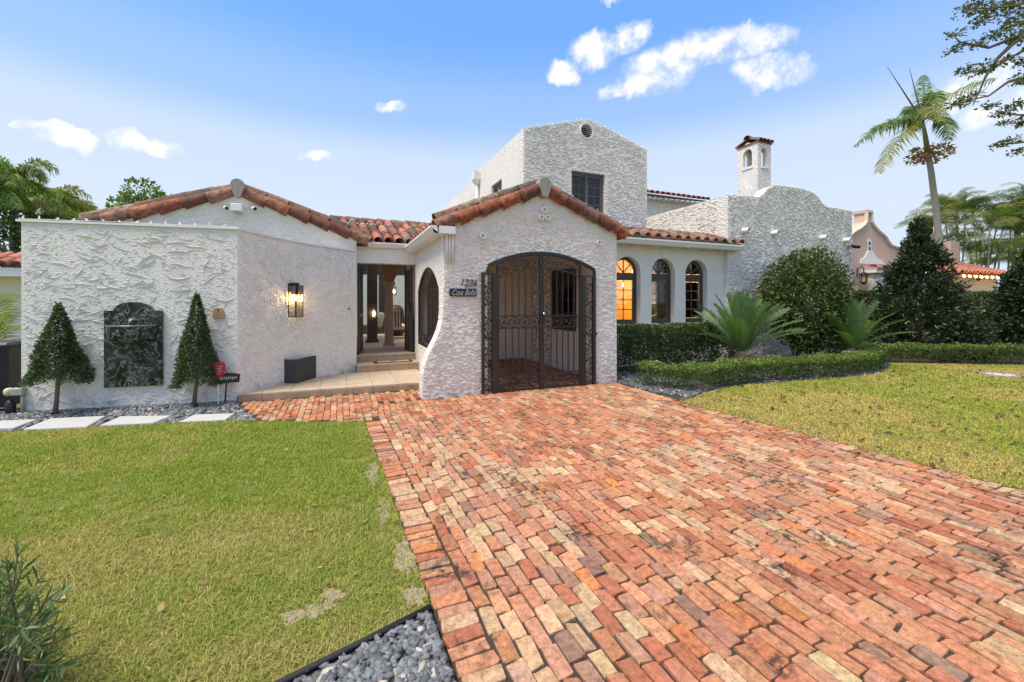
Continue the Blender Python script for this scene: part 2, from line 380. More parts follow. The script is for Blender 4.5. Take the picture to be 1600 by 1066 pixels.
# ------------------------------------------------------------------ relief strokes of trowelled stucco (real ridges)
def pip(pts, poly):
    x, y = pts[:, 0], pts[:, 1]; inside = np.zeros(len(pts), bool); n = len(poly)
    for i in range(n):
        x0, y0 = poly[i]; x1, y1 = poly[(i+1) % n]
        if y0 == y1: continue
        c = ((y0 > y) != (y1 > y)) & (x < (x1-x0)*(y-y0)/(y1-y0)+x0); inside ^= c
    return inside
def strokes(parent, fr, outline, holes, density, ln, wd, hg, mat, tilt=0.0, spread=.6, seed=1, gap=.04, nm='stucco_relief'):
    g = np.random.default_rng(seed); P = np.array(outline); lo, hi = P.min(0), P.max(0)
    n = int(density*np.prod(hi-lo)); pts = lo+(hi-lo)*g.random((n, 2))
    L = ln[0]+(ln[1]-ln[0])*g.random(n)**1.8; Wd = wd[0]+(wd[1]-wd[0])*g.random(n); Hh = hg[0]+(hg[1]-hg[0])*g.random(n)
    A = tilt+spread*g.standard_normal(n); K = g.normal(0, .5, n)
    t = np.linspace(-.5, .5, 5); ok = np.ones(n, bool); rows = []
    prof = np.array([.0, .75, 1.0, .7, .0])
    for ti, pr in zip(t, prof):
        a = A+K*ti*2; cx = pts[:, 0]+np.cos(A)*ti*L-np.sin(A)*K*L*(ti*ti); cz = pts[:, 1]+np.sin(A)*ti*L+np.cos(A)*K*L*(ti*ti)
        nx, nz = -np.sin(a), np.cos(a)
        for s_, h_ in ((-.35, 0), (-.12, 1), (.65, 0)):
            w_ = Wd*(.25+.75*pr); x, z = cx+nx*s_*w_, cz+nz*s_*w_
            rows.append((x, z, -Hh*pr*h_ + (.002 if h_ == 0 else 0)))
            q = np.stack([x, z], 1); ok &= pip(q, outline)
            for h in holes: ok &= ~pip(q, h)
    X = np.stack([r[0] for r in rows], 1)[ok]; Z = np.stack([r[1] for r in rows], 1)[ok]; D = np.stack([r[2] for r in rows], 1)[ok]
    m = len(X)
    if not m: return
    V = np.array([fr(x, z, d) for x, z, d in zip(X.ravel(), Z.ravel(), D.ravel())]) if not hasattr(fr, 'vec') else fr.vec(X.ravel(), Z.ravel(), D.ravel())
    base = []
    for i in range(4):
        for j in range(2): a = i*3+j; base.append((a, a+1, a+4, a+3))
    F = (np.array(base)[None]+15*np.arange(m)[:, None, None]).reshape(-1, 4)
    o = link(bpy.data.objects.new(nm, np_mesh(nm, V, F, mat, smooth=True)), parent); o['kind'] = 'stuff'; return o
class FV:
    def __init__(s, f): s.f = f
    def __call__(s, x, z, d): return s.f(x, z, d)
    def vec(s, x, z, d):
        r = s.f(x, z, d); return np.stack([np.broadcast_to(np.asarray(c, float), x.shape) for c in r], 1)
def arch(x0, x1, z0, zs, zt, n=14):
    # outline of an arched opening: bottom z0, spring zs, crown zt
    c = (x0+x1)/2; a = (x1-x0)/2; h = zt-zs
    if h >= a*.98: pts = [(c+a*math.cos(t), zs+h*math.sin(t)) for t in np.linspace(0, math.pi, n)]
    else:
        r = (a*a+h*h)/(2*h); t0 = math.asin(a/r); pts = [(c+r*math.sin(t), zt-r+r*math.cos(t)) for t in np.linspace(t0, -t0, n)]
    return [(x0, z0), (x1, z0)]+pts
# ------------------------------------------------------------------ house
YG, YW, YB, Y2, YL = 7.35, 9.15, 9.0, 10.4, 10.15       # garage front, arched-window wall, right block, upper storey, left wing
house = thing('house', (4, 9, 0), 'white stucco Spanish-style house with clay tile gables and a two-storey block', 'house')
def wall(loops, fr, t, mat='stucco', parent=house, name='wall', sm=False): return MB().slab(loops, fr, t).build(name, M[mat], parent, sm)
def tile_mesh(name, L, r0, r1, mat, n=8, th=.014, arc=math.pi*.96):
    b = MB(); vs = []
    for (y, r) in ((0, r0), (L, r1)):
        for rr in (r, r-th):
            for k in range(n+1):
                a = math.pi/2-arc/2+arc*k/n; vs.append((rr*math.cos(a), y, rr*math.sin(a)-.02))
    m = n+1; fs = []
    for k in range(n):
        fs += [(k, k+1, 2*m+k+1, 2*m+k), (m+k+1, m+k, 3*m+k, 3*m+k+1), (k+1, k, m+k, m+k+1), (2*m+k, 2*m+k+1, 3*m+k+1, 3*m+k)]
    fs += [(0, 2*m, 3*m, m), (n, m+n, 3*m+n, 2*m+n)]
    b.add(vs, fs); me = b.mesh(name, M[mat]); me.polygons.foreach_set('use_smooth', [True]*len(me.polygons)); me.set_sharp_from_angle(angle=R(40)); return me
TM = {k: tile_mesh('barrel_tile', .47, .138, .100, k) for k in ('tile', 'tile_old', 'tile_new')}
TS = {k: tile_mesh('barrel_tile', .42, .098, .082, k) for k in ('tile', 'tile_old', 'tile_new')}
TR = tile_mesh('rake_tile', .47, .138, .104, 'tile', 10, .014, math.pi*1.35)
def put_tile(me, parent, p, d, nrm, sc=1.0, jit=.045):
    d = Vector(d).normalized(); d = (d+Vector([random.uniform(-jit, jit)*.6 for _ in range(3)])).normalized()
    n = Vector(nrm); n = (n-d*n.dot(d)).normalized(); x = d.cross(n)
    Mx = Matrix(((x.x, d.x, n.x, p[0]), (x.y, d.y, n.y, p[1]), (x.z, d.z, n.z, p[2]), (0, 0, 0, 1)))
    return inst('tile', me, parent, Mx @ Matrix.Diagonal((sc*random.uniform(.96, 1.05), sc*random.uniform(.97, 1.04), sc*random.uniform(.94, 1.06), 1)))
def rake(parent, lo, hi, Y, exp=.40, kinds=('tile', 'tile_old')):
    # two courses of barrel tiles along a gable edge, from eave (x,z) to ridge (x,z)
    a, b = Vector((lo[0], Y, lo[1])), Vector((hi[0], Y, hi[1])); d = (b-a); L = d.length; d = d/L
    up = Vector((-d.z, 0, d.x)) if d.x > 0 else Vector((d.z, 0, -d.x))
    n = max(1, round(L/exp)); e = L/n
    for i in range(n):
        put_tile(TR, parent, a+d*(e*i-.03)+up*.035+Vector((0, -.045, 0)), d+up*.085, up+Vector((0, -.75, 0)), 1.0)
        put_tile(TM[kinds[1]], parent, a+d*(e*i+.06)+up*.16+Vector((0, .13, 0)), d+up*.08, up, 1.0)
def ridge_end(parent, x, z, Y, r=.135):
    pts = [(x+r*math.cos(t), z+r*math.sin(t)) for t in np.linspace(-.35, math.pi+.35, 14)]+[(x-.05, z-.24), (x+.05, z-.24)]
    MB().slab([pts], FXZ(Y-.16), .5).build('ridge_cap', M['ridge'], parent, 'auto')
M['ridge'] = plain('mortar_grey', (.30, .285, .25), .9, var=.25, vscale=14, bmp=.006)
def roof_slab(pts, t=.09, mat='tile_old'):
    # sloped slab through the four corner points, pushed down by t
    b = MB(); lo = [Vector(p)-Vector((0, 0, t)) for p in pts]
    b.add([Vector(p) for p in pts]+lo, [(0,1,2,3),(7,6,5,4),(0,4,5,1),(1,5,6,2),(2,6,7,3),(3,7,4,0)])
    return b.build('roof', M[mat], house)
# --- garage: front wall with flared buttress and arched opening
gL, gP, gR = (1.74, 3.06), (3.68, 3.86), (5.45, 3.17)
gx0, gx1 = 2.555, 4.87
g_open = arch(gx0, gx1, 0, 2.41, 2.69, 18)
flare = [(1.345, -.02), (1.352, .25), (1.36, .42), (1.385, .57), (1.44, .73), (1.52, .90), (1.60, 1.05), (1.66, 1.2), (1.70, 1.36), (1.72, 1.6), (1.733, 2.0), (1.735, 2.385)]
g_out = flare+[(1.80, 2.40), (1.86, 2.43), (1.925, 2.41), (1.93, 3.14), gP, gR, (5.45, -.02), (gx1, -.02)]+[(x, z) for x, z in g_open[2:]]+[(gx0, -.02)]
wall([g_out], FXZ(YG), .34)
g_full = flare+[(1.93, 2.41), (1.93, 3.12), (3.68, 3.84), (5.45, 3.15), (5.45, 0)]
gf = FV(lambda x, z, d: (x, YG+d, z))
strokes(house, gf, g_full, [[(a-.04 if a < 3.7 else a+.04, b+.03) for a, b in g_open]], 360, (.05, .17), (.02, .04), (.005, .012), M['stucco'], 0, .45, 3)
# side and back walls of the garage
iw = [(y, z) for y, z in arch(7.80, 10.10, .70, 1.95, 2.44, 14)]
wall([[(YG+.34, -.02), (11.9, -.02), (11.9, 3.0), (YG+.34, 3.0)], iw], FYZ(1.74), .22, 'stucco_fine')
sf = FV(lambda y, z, d: (1.74+d, y, z))
strokes(house, sf, [(YG+.35, 0), (11, 0), (11, 3), (YG+.35, 3)], [iw], 160, (.04, .12), (.015, .03), (.003, .008), M['stucco_fine'], 0, .9, 5)
wall([[(YG+.34, -.02), (11.9, -.02), (11.9, 3.1), (YG+.34, 3.1)]], FYZ(5.22), .23, 'plaster')
wall([[(1.97, -.02), (5.22, -.02), (5.22, 3.2), (3.6, 3.8), (1.97, 3.1)]], FXZ(11.72), .2, 'plaster')
MB().box((1.97, YG+.35, 2.98), (5.21, 11.71, 3.03)).build('ceiling', M['plaster'], house)
rz = lambda x: gP[1]+.03-(gP[0]-x)*(gP[1]-gL[1])/(gP[0]-gL[0]) if x < gP[0] else gP[1]+.03-(x-gP[0])*(gP[1]-gR[1])/(gR[0]-gP[0])
g_roof = roof_slab([(1.60, YG+.02, rz(1.60)), (1.60, 12.4, rz(1.60)), (gP[0], 12.4, rz(gP[0])), (gP[0], YG+.02, rz(gP[0]))])
roof_slab([(gP[0]+.002, YG+.02, rz(gP[0])), (gP[0]+.002, Y2-.02, rz(gP[0])), (5.62, Y2-.02, rz(5.62)), (5.62, YG+.02, rz(5.62))])
rake(g_roof, (1.60, rz(1.60)-.02), (gP[0]-.06, rz(gP[0]-.06)-.02), YG)
rake(g_roof, (5.60, rz(5.60)-.02), (gP[0]+.06, rz(gP[0]+.06)-.02), YG)
ridge_end(g_roof, gP[0], gP[1]+.11, YG)
for k in range(9): put_tile(TM['tile_old'], g_roof, (gP[0], YG+.15+.4*k, gP[1]+.10), (0, 1, -.03), (0, 0, 1))
for k in range(12): put_tile(TS['tile'], g_roof, (1.56, YG+.35+.3*k, rz(1.56)+.07), (1, 0, .41), (-.4, 0, 1))
# clay vents and their tubes on the garage face
def vent(x, z, Y, r=.055, parent=house, dpt=.09):
    b = MB(); n = 12
    for (y, rr) in ((0, r), (-dpt, r), (-dpt, r-.014), (-.02, r-.016)):
        b.v += [(x+rr*math.cos(2*math.pi*k/n), Y+y, z+rr*math.sin(2*math.pi*k/n)) for k in range(n)]
    for i in range(3):
        for k in range(n): b.f.append((i*n+k, i*n+(k+1) % n, (i+1)*n+(k+1) % n, (i+1)*n+k))
    b.f.append(tuple(range(3*n, 4*n))); b.build('vent_tube', M['trim'], parent, 'auto')
for (u, v) in ((752.5, 369.5), (933.5, 380), (848, 329), (843.5, 340.5), (853.5, 341)):
    p = PY(u, v, YG); vent(p.x, p.z, YG)
# eave gutters and downspouts (white painted sheet metal)
def gutter(a, b, side, w=.12, h=.12, name='gutter'):
    # ogee trough from a to b; side = unit vector away from the wall
    a, b, s = Vector(a), Vector(b), Vector(side); pr = [(0, 0), (0, -h), (w*.55, -h), (w*.72, -h*.72), (w*.86, -h*.42), (w, -h*.28), (w, 0), (w*.9, 0), (w*.9, -h*.2), (w*.78, -h*.38), (w*.1, -h*.9), (w*.1, 0)]
    m = MB(); n = len(pr)
    for q in (a, b): m.v += [tuple(q+s*x+Vector((0, 0, z))) for x, z in pr]
    for i in range(n): m.f.append((i, (i+1) % n, n+(i+1) % n, n+i))
    m.f += [tuple(range(n)), tuple(range(2*n-1, n-1, -1))]; m.f += [(0, 1, 2, 6), (n, n+6, n+2, n+1)]
    return m.build(name, M['trim'], house)
gutter((1.60, YG-.16, 3.03), (1.60, 11.2, 3.03), (-1, 0, 0), .14, .13)
MB().box((1.60, YG+.02, 2.90), (1.735, 11.2, 2.93)).build('soffit', M['trim'], house)
MB().box((1.603, YG-.16, 2.90), (1.90, YG-.005, 3.03)).build('gutter_outlet', M['trim'], house)
for k in range(3): MB().tube([(1.775+.055*k, YG-.02+.012*(k % 2), 3.0), (1.775+.055*k, YG-.02+.012*(k % 2), 2.41)], .026, 8).build('downspout_pipe', M['trim'], house, True)
MB().box((1.736, YG+.05, 2.38), (1.93, YG+.33, 3.0)).build('recess_back', M['trim'], house)
# stuff seen inside the garage
cab = [(2.75, .62), (3.78, .62), (3.78, 1.86), (3.66, 1.86), (3.66, 2.12), (3.55, 2.12), (3.55, 2.25), (2.75, 2.25)]
co = thing('wooden_cabinet', (3.3, 11.4, .62), 'dark brown stepped wooden shutter on the back wall inside the gated garage', 'shutter')
MB().slab([cab], FXZ(11.60), .10).build('panel', M['wood'], co)
for (x0, x1, z1) in ((2.8, 3.2, 2.2), (3.24, 3.52, 2.2), (3.56, 3.75, 1.8)): MB().box((x0, 11.575, .68), (x1, 11.598, z1)).build('board', M['wood'], co)
# --- windows
def rect_window(fr, x0, x1, z0, z1, cols, rows, leaves=1, mf='frame', gl='glass_dark', parent=house, fw=.05, t=.06, mw=.02):
    b = MB(); B = lambda bb, a0, a1, c0, c1, d0, d1: bb.slab([[(a0, c0), (a1, c0), (a1, c1), (a0, c1)]], lambda x, y, d: fr(x, y, d0+d), d1-d0)
    B(b, x0, x1, z0, z0+fw, 0, t); B(b, x0, x1, z1-fw, z1, 0, t); B(b, x0, x0+fw, z0+fw, z1-fw, 0, t); B(b, x1-fw, x1, z0+fw, z1-fw, 0, t)
    win = b.build('window', M[mf], parent); lw = (x1-x0-2*fw)/leaves
    for l in range(leaves):
        a0 = x0+fw+l*lw; st = .055
        q = MB()
        for (c0, c1, e0, e1) in ((a0, a0+st, z0+fw, z1-fw), (a0+lw-st, a0+lw, z0+fw, z1-fw), (a0+st, a0+lw-st, z0+fw, z0+fw+st), (a0+st, a0+lw-st, z1-fw-st, z1-fw)): B(q, c0+.002, c1-.002, e0+.002, e1-.002, .012, t-.01)
        q.build('sash', M[mf], win)
        cw, rh = (lw-2*st)/cols, (z1-z0-2*fw-2*st)/rows
        for i in range(1, cols): m = MB(); c = a0+st+i*cw; B(m, c-mw/2, c+mw/2, z0+fw+st, z1-fw-st, .018, .045); m.build('muntin', M[mf], win)
        for j in range(1, rows): m = MB(); c = z0+fw+st+j*rh; B(m, a0+st, a0+lw-st, c-mw/2, c+mw/2, .016, .043); m.build('muntin', M[mf], win)
        for i in range(cols):
            for j in range(rows):
                m = MB(); B(m, a0+st+i*cw+mw/2, a0+st+(i+1)*cw-mw/2, z0+fw+st+j*rh+mw/2, z0+fw+st+(j+1)*rh-mw/2, .03, .034); m.build('pane', M[gl], win)
    return win
def arch_window(fr, x0, x1, z0, zs, parent=house, mf='frame', cols=2, rows=4):
    c, a = (x0+x1)/2, (x1-x0)/2; fw = .075
    o = arch(x0, x1, z0, zs, zs+a, 20); i = arch(x0+fw, x1-fw, z0+fw, zs, zs+a-fw, 20)
    b = MB().slab([o, i], lambda x, y, d: fr(x, y, d), .07); b.slab([[(x0+fw, zs-.16), (x1-fw, zs-.16), (x1-fw, zs), (x0+fw, zs)]], fr, .069)
    win = b.build('window', M[mf], parent); r = a-fw
    for t in (45, 90, 135):
        d = Vector((math.cos(R(t)), math.sin(R(t)))); n = Vector((-d.y, d.x))*.012
        p0, p1 = Vector((c, zs)), Vector((c, zs))+d*r
        MB().slab([[tuple(p0-n), tuple(p1-n), tuple(p1+n), tuple(p0+n)]], lambda x, y, d_: fr(x, y, .02+d_), .025).build('muntin', M[mf], win)
    for k in range(4):
        ts = np.linspace(R(45*k+3), R(45*k+42), 5); pts = [(c+.03*math.cos(ts[2]), zs+.03*math.sin(ts[2]))]+[(c+(r-.004)*math.cos(t), zs+(r-.004)*math.sin(t)) for t in ts]
        MB().slab([pts], lambda x, y, d_: fr(x, y, .032+d_), .004).build('pane', M['glass'], win)
    z1 = zs-.16; a0, a1 = x0+fw, x1-fw; st = .05; b0 = z0+fw; q = MB()
    for (c0, c1, e0, e1) in ((a0, a0+st, b0, z1), (a1-st, a1, b0, z1), (a0+st, a1-st, b0, b0+st), (a0+st, a1-st, z1-st, z1)): q.slab([[(c0, e0), (c1, e0), (c1, e1), (c0, e1)]], lambda x, y, d_: fr(x, y, .012+d_), .045)
    q.build('sash', M[mf], win); cw, rh = (a1-a0-2*st)/cols, (z1-b0-2*st)/rows
    for j in range(1, rows): e = b0+st+j*rh; MB().slab([[(a0+st, e-.011), (a1-st, e-.011), (a1-st, e+.011), (a0+st, e+.011)]], lambda x, y, d_: fr(x, y, .02+d_), .025).build('muntin', M[mf], win)
    for k in range(1, cols): e = a0+st+k*cw; MB().slab([[(e-.011, b0+st), (e+.011, b0+st), (e+.011, z1-st), (e-.011, z1-st)]], lambda x, y, d_: fr(x, y, .022+d_), .025).build('muntin', M[mf], win)
    for k in range(cols):
        for j in range(rows):
            x_, e = a0+st+k*cw, b0+st+j*rh
            MB().slab([[(x_+.012, e+.012), (x_+cw-.012, e+.012), (x_+cw-.012, e+rh-.012), (x_+.012, e+rh-.012)]], lambda x, y, d_: fr(x, y, .032+d_), .004).build('pane', M['glass'], win)
    return win
rect_window(lambda x, z, d: (5.215-d*.8+.0, 9.75-x, z), 0, 1.15, 1.0, 2.52, 2, 4, 1, 'frame', 'glass_dark')
# --- wall with the three arched windows
wins = [(6.73, 7.57), (7.94, 8.78), (9.165, 10.01)]; zsill, zspr = 1.10, 2.50
holes = [arch(a, b, zsill, zspr, zspr+(b-a)/2, 20) for a, b in wins]
wall([[(5.46, -.02), (10.66, -.02), (10.66, 3.42), (5.46, 3.42)]]+holes, FXZ(YW), .30, 'stucco_smooth')
wf = FV(lambda x, z, d: (x, YW+d, z))
strokes(house, wf, [(5.47, 0), (10.6, 0), (10.6, 3.35), (5.47, 3.35)], holes, 90, (.04, .12), (.02, .035), (.002, .005), M['stucco_smooth'], 0, .9, 8)
for a, b in wins: arch_window(lambda x, z, d: (x, YW+.17+d, z), a+.003, b-.003, zsill+.002, zspr)
MB().box((6.60, YW-.06, zsill-.12), (10.1, YW-.002, zsill-.02)).build('sill', M['stucco_smooth'], house)
p0 = 3.42
gutter((5.50, YW-.30, 3.36), (11.02, YW-.30, 3.36), (0, -1, 0), .13, .15)
MB().box((5.46, YW-.30, 3.26), (10.64, YW-.003, 3.30)).build('soffit', M['stucco_smooth'], house)
w_roof = roof_slab([(5.46, YW-.31, 3.40), (11.0, YW-.31, 3.40), (11.0, Y2-.02, 3.86), (5.46, Y2-.02, 3.86)])
for k in range(16):
    x = 5.75+.345*k
    for j in range(3): put_tile(TS['tile_old' if (k*7+j) % 3 else 'tile'], w_roof, (x, YW-.40+.34*j, 3.44+.115*j), (0, 1, .34), (0, -.3, 1), 1.12)
for u in (987, 1015, 1044, 1071.5, 1097, 1121):
    p = PY(u, 374, YW); MB().box((p.x-.035, YW-.20, 3.19), (p.x+.035, YW-.004, 3.26)).build('rafter_tail', M['stucco_smooth'], house)
# rooms behind the arched windows: amber wall, warm strip light, shelf wall, hanging lamp
MB().box((5.8, 11.6, 0), (10.6, 11.7, 3.2)).build('room_wall', M['wood'], house)
MB().box((5.6, YW+.32, .25), (10.6, 11.59, .30)).build('room_floor', M['wood'], house)
MB().box((5.6, YW+.32, 3.15), (10.6, 11.59, 3.2)).build('room_ceiling', M['plaster'], house)
MB().box((7.78, YW+.33, .31), (7.86, 11.59, 3.14)).build('room_partition', M['amber_wall'], house)
MB().box((5.75, 10.5, .31), (7.77, 10.58, 3.14)).build('room_panel', M['amber_wall'], house)
MB().box((7.745, YW+.55, .5), (7.775, YW+.58, 3.0)).build('strip_light', M['led'], house)
for j in range(5): MB().box((8.0, 11.25, .8+.42*j), (10.5, 11.58, .83+.42*j)).build('bookshelf', M['plaster'], house)
for j in range(5):
    x = 8.02
    while x < 10.3:
        w = random.uniform(.03, .09); h = random.uniform(.18, .33)
        if random.random() < .72: MB().box((x, 11.28, .832+.42*j), (x+w, 11.5, .832+.42*j+h)).build('shelf_book', M[random.choice(['red', 'wood', 'copper', 'trim', 'slate', 'amber_wall'])], house)
        x += w+.012+(random.random() < .15)*.15
def point(name, loc, e, col, r=.06, parent=None):
    l = bpy.data.lights.new(name, 'POINT'); l.energy = e; l.color = col; l.shadow_soft_size = r; return link(bpy.data.objects.new(name, l), parent, Matrix.Translation(Vector(loc)))
point('room_lamp', (6.7, 9.95, 2.2), 36, (1, .62, .25), parent=house); point('room_lamp', (8.7, 10.4, 2.7), 45, (1, .66, .34), parent=house)
pl = thing('pendant_lamp', (9.75, 10.3, 2.0), 'small glowing glass pendant lamp hanging behind the arched window closest to the parapet block', 'lamp')
MB().tube([(9.75, 10.3, 3.14), (9.75, 10.3, 2.35)], .008, 6).build('cord', M['black'], pl)
MB().lathe([(.02, .0), (.10, .02), (.13, .12), (.10, .25), (.03, .33)], (9.75, 10.3, 2.02), 14).build('shade', M['lamp_glass'], pl, True)
MB().lathe([(.012, 0), (.032, .03), (.032, .08), (.012, .12)], (9.75, 10.3, 2.1), 10).build('bulb', M['bulb'], pl, True)
point('pendant_light', (9.75, 10.05, 1.9), 14, (1, .65, .3), .05, pl)
# --- right block with the curved parapet
prof = [(1137, 305), (1160, 306), (1186, 308), (1192, 304), (1199, 295), (1207, 290.5), (1216, 289.5), (1240, 293), (1262, 297.5), (1272, 302), (1280, 310), (1286, 318), (1292, 323.5), (1310, 326), (1331.5, 330)]
pp = [PY(u, v, YB) for u, v in prof]; xr = pp[-1].x
bo = [(pp[0].x, -.02)]+[(p.x, p.z) for p in pp]+[(xr, -.02)]
wall([bo], FXZ(YB), .32)
strokes(house, FV(lambda x, z, d: (x, YB+d, z)), [(a, max(0, b)) for a, b in bo], [], 210, (.06, .21), (.028, .055), (.008, .020), M['stucco'], 0, .45, 11)
zb = pp[0].z-.004
wall([[(YB+.32, -.02), (17, -.02), (17, zb), (YB+.32, zb)]], FYZ(pp[0].x), .3)
strokes(house, FV(lambda y, z, d: (pp[0].x+d, y, z)), [(YB+.33, 3.4), (14, 3.4), (14, zb), (YB+.33, zb)], [], 90, (.07, .24), (.03, .06), (.007, .018), M['stucco'], 0, .6, 12)
wall([[(YB+.32, -.02), (17, -.02), (17, pp[-1].z-.004), (YB+.32, pp[-1].z-.004)]], FYZ(xr-.3), .3)
for (u, v) in ((1161, 361), (1207, 365), (1282, 372), (1319, 376)): p = PY(u, v, YB); vent(p.x, p.z, YB, .085, dpt=.22)
# --- chimney behind it
ch = thing('chimney', (13.6, 11.2, 4.4), 'white stucco chimney tower with arched flue openings and a clay tile cap', 'chimney')
cy0 = 11.0; cx0 = PY(1184, 300, cy0).x; cx1 = PY(1204.5, 300, cy0).x; cy1 = PX(1152.5, 300, cx0).y; ct = PY(1184, 222, cy0).z
zt_, zb_ = ct-.15, ct-.86
hx = arch(cx0+.2, cx1-.2, zb_, zt_-.14, zt_); hy = arch(cy0+.24, cy1-.24, zb_+.05, zt_-.2, zt_+.02)
MB().slab([[(cx0, 4.4), (cx1, 4.4), (cx1, ct), (cx0, ct)], hx], FXZ(cy0), .12).build('wall', M['stucco'], ch)
MB().slab([[(cx0, 4.4), (cx1, 4.4), (cx1, ct), (cx0, ct)], hx], FXZ(cy1-.12), .12).build('wall', M['stucco'], ch)
gy = (cy0+cy1)/2
for X in (cx0, cx1-.12): MB().slab([[(cy0+.12, 4.4), (cy1-.12, 4.4), (cy1-.12, ct), (gy, ct+.12), (cy0+.12, ct)], hy], FYZ(X), .12).build('wall', M['stucco_fine'], ch)
MB().box((cx0-.03, cy0+.2, zb_-.05), (cx0-.002, cy1-.2, zb_+.03)).build('ledge', M['stucco_smooth'], ch)
MB().box((cx0+.16, cy0-.04, zb_-.10), (cx1-.16, cy0-.002, zb_-.04)).build('ledge', M['stucco_smooth'], ch)
crest = [(cy0+.22+(cy1-cy0-.4)*t, 5.95+.5*t+.09*math.sin(t*11)) for t in np.linspace(0, 1, 14)]
MB().slab([[(cy0+.22, 4.7)]+crest+[(cy1-.18, 4.7)]], FYZ(cx0-.05), .048).build('relief_panel', M['stucco_smooth'], ch)
cp = MB().box((cx0-.04, cy0-.04, ct), (cx1+.04, cy1+.04, ct+.05)).build('cap', M['tile_old'], ch)
for j in range(4):
    x = cx0+.06+j*(cx1-cx0-.12)/3
    for sgn in (-1, 1): put_tile(TS['tile'], cp, (x, gy+sgn*(cy1-cy0)*.60, ct+.06), (0, -sgn, .42), (0, 0, 1), 1.15)
for j in range(2): put_tile(TM['tile'], cp, (cx0-.05+.42*j, gy, ct+.27), (1, 0, 0), (0, 0, 1), 1.05)
# --- two-storey block
x20, x21 = PY(818, 300, Y2).x, PY(1011, 300, Y2).x; z2 = PY(818, 200, Y2).z; zp = PY(918, 187.5, Y2).z; xm = (x20+x21)/2
wx0, wx1, wz1 = PY(893, 268, Y2).x, PY(945.5, 268, Y2).x, PY(893, 266, Y2).z; wz0 = wz1-1.55
o2 = [(x20, 2.9), (x20, z2), (xm-.25, zp-.03), (xm, zp), (xm+.25, zp-.03), (x21, z2-.02), (x21, 2.9)]
lv = PY(916.5, 205, Y2); lou = [(lv.x+.20*math.cos(t), lv.z+.20*math.sin(t)) for t in np.linspace(0, 2*math.pi, 21)[:-1]]
h2 = [(wx0, wz0), (wx1, wz0), (wx1, wz1), (wx0, wz1)]
wall([o2, h2, lou], FXZ(Y2), .28)
strokes(house, FV(lambda x, z, d: (x, Y2+d, z)), o2, [[(wx0-.05, wz0), (wx1+.05, wz0), (wx1+.05, wz1+.06), (wx0-.05, wz1+.06)], [(lv.x+.25*math.cos(t), lv.z+.25*math.sin(t)) for t in np.linspace(0, 6.28, 14)]], 210, (.07, .22), (.028, .05), (.005, .012), M['stucco'], 0, .45, 14)
win2 = rect_window(lambda x, z, d: (x, Y2+.10+d, z), wx0+.01, wx1-.01, wz0, wz1-.01, 2, 5, 2, 'frame_grey', 'glass_dark', fw=.05)
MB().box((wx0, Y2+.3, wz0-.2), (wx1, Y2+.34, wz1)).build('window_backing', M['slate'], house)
lvr = MB().slab([[(lv.x+.235*math.cos(t), lv.z+.235*math.sin(t)) for t in np.linspace(0, 2*math.pi, 25)[:-1]], lou], FXZ(Y2-.03), .029).build('round_vent', M['trim'], house)
for k in range(7):
    z = lv.z-.17+.057*k; w = math.sqrt(max(.004, .197**2-(z-lv.z)**2)); MB().add([(lv.x-w, Y2+.02, z-.02), (lv.x+w, Y2+.02, z-.02), (lv.x+w, Y2+.08, z+.02), (lv.x-w, Y2+.08, z+.02)], [(0, 1, 2, 3)]).build('slat', M['trim'], lvr)
MB().box((lv.x-.25, Y2+.2, lv.z-.25), (lv.x+.25, Y2+.22, lv.z+.25)).build('vent_backing', M['black'], house)
lw = [(12.05, 4.5), (13.0, 4.5), (13.0, 5.52), (12.05, 5.52)]
wall([[(Y2+.28, 2.9), (22, 2.9), (22, z2-.35), (15.2, z2-.12), (14.7, z2-.02), (Y2+.28, z2-.005)], lw], FYZ(x20), .28, 'stucco_fine')
rect_window(lambda y, z, d: (x20+.08+d, y, z), 12.06, 12.99, 4.5, 5.51, 2, 3, 1, 'frame_grey', 'glass_dark')
wall([[(Y2+.28, 2.9), (22, 2.9), (22, z2-.02), (Y2+.28, z2-.02)]], FYZ(x21-.28), .28, 'stucco_fine')
MB().box((x20+.3, Y2+.3, z2-.4), (x21-.3, 21.9, z2-.3)).build('roof_deck', M['concrete'], house)
cdh = PX(745.5, 276, x20-.08)
MB().box((x20-.24, cdh.y-.16, cdh.z-.12), (x20-.003, cdh.y+.16, cdh.z+.16)).add([(x20-.24, cdh.y-.16, cdh.z-.12), (x20-.003, cdh.y-.16, cdh.z-.12), (x20-.003, cdh.y+.16, cdh.z-.12), (x20-.24, cdh.y+.16, cdh.z-.12), (x20-.14, cdh.y-.06, cdh.z-.3), (x20-.02, cdh.y-.06, cdh.z-.3), (x20-.02, cdh.y+.06, cdh.z-.3), (x20-.14, cdh.y+.06, cdh.z-.3)], [(0,1,5,4),(1,2,6,5),(2,3,7,6),(3,0,4,7),(4,5,6,7)]).build('downspout_head', M['trim'], house)
MB().tube([(x20-.08, cdh.y, cdh.z-.25), (x20-.08, cdh.y, 3.2)], .055, 8).build('downspout_pipe', M['trim'], house, True)
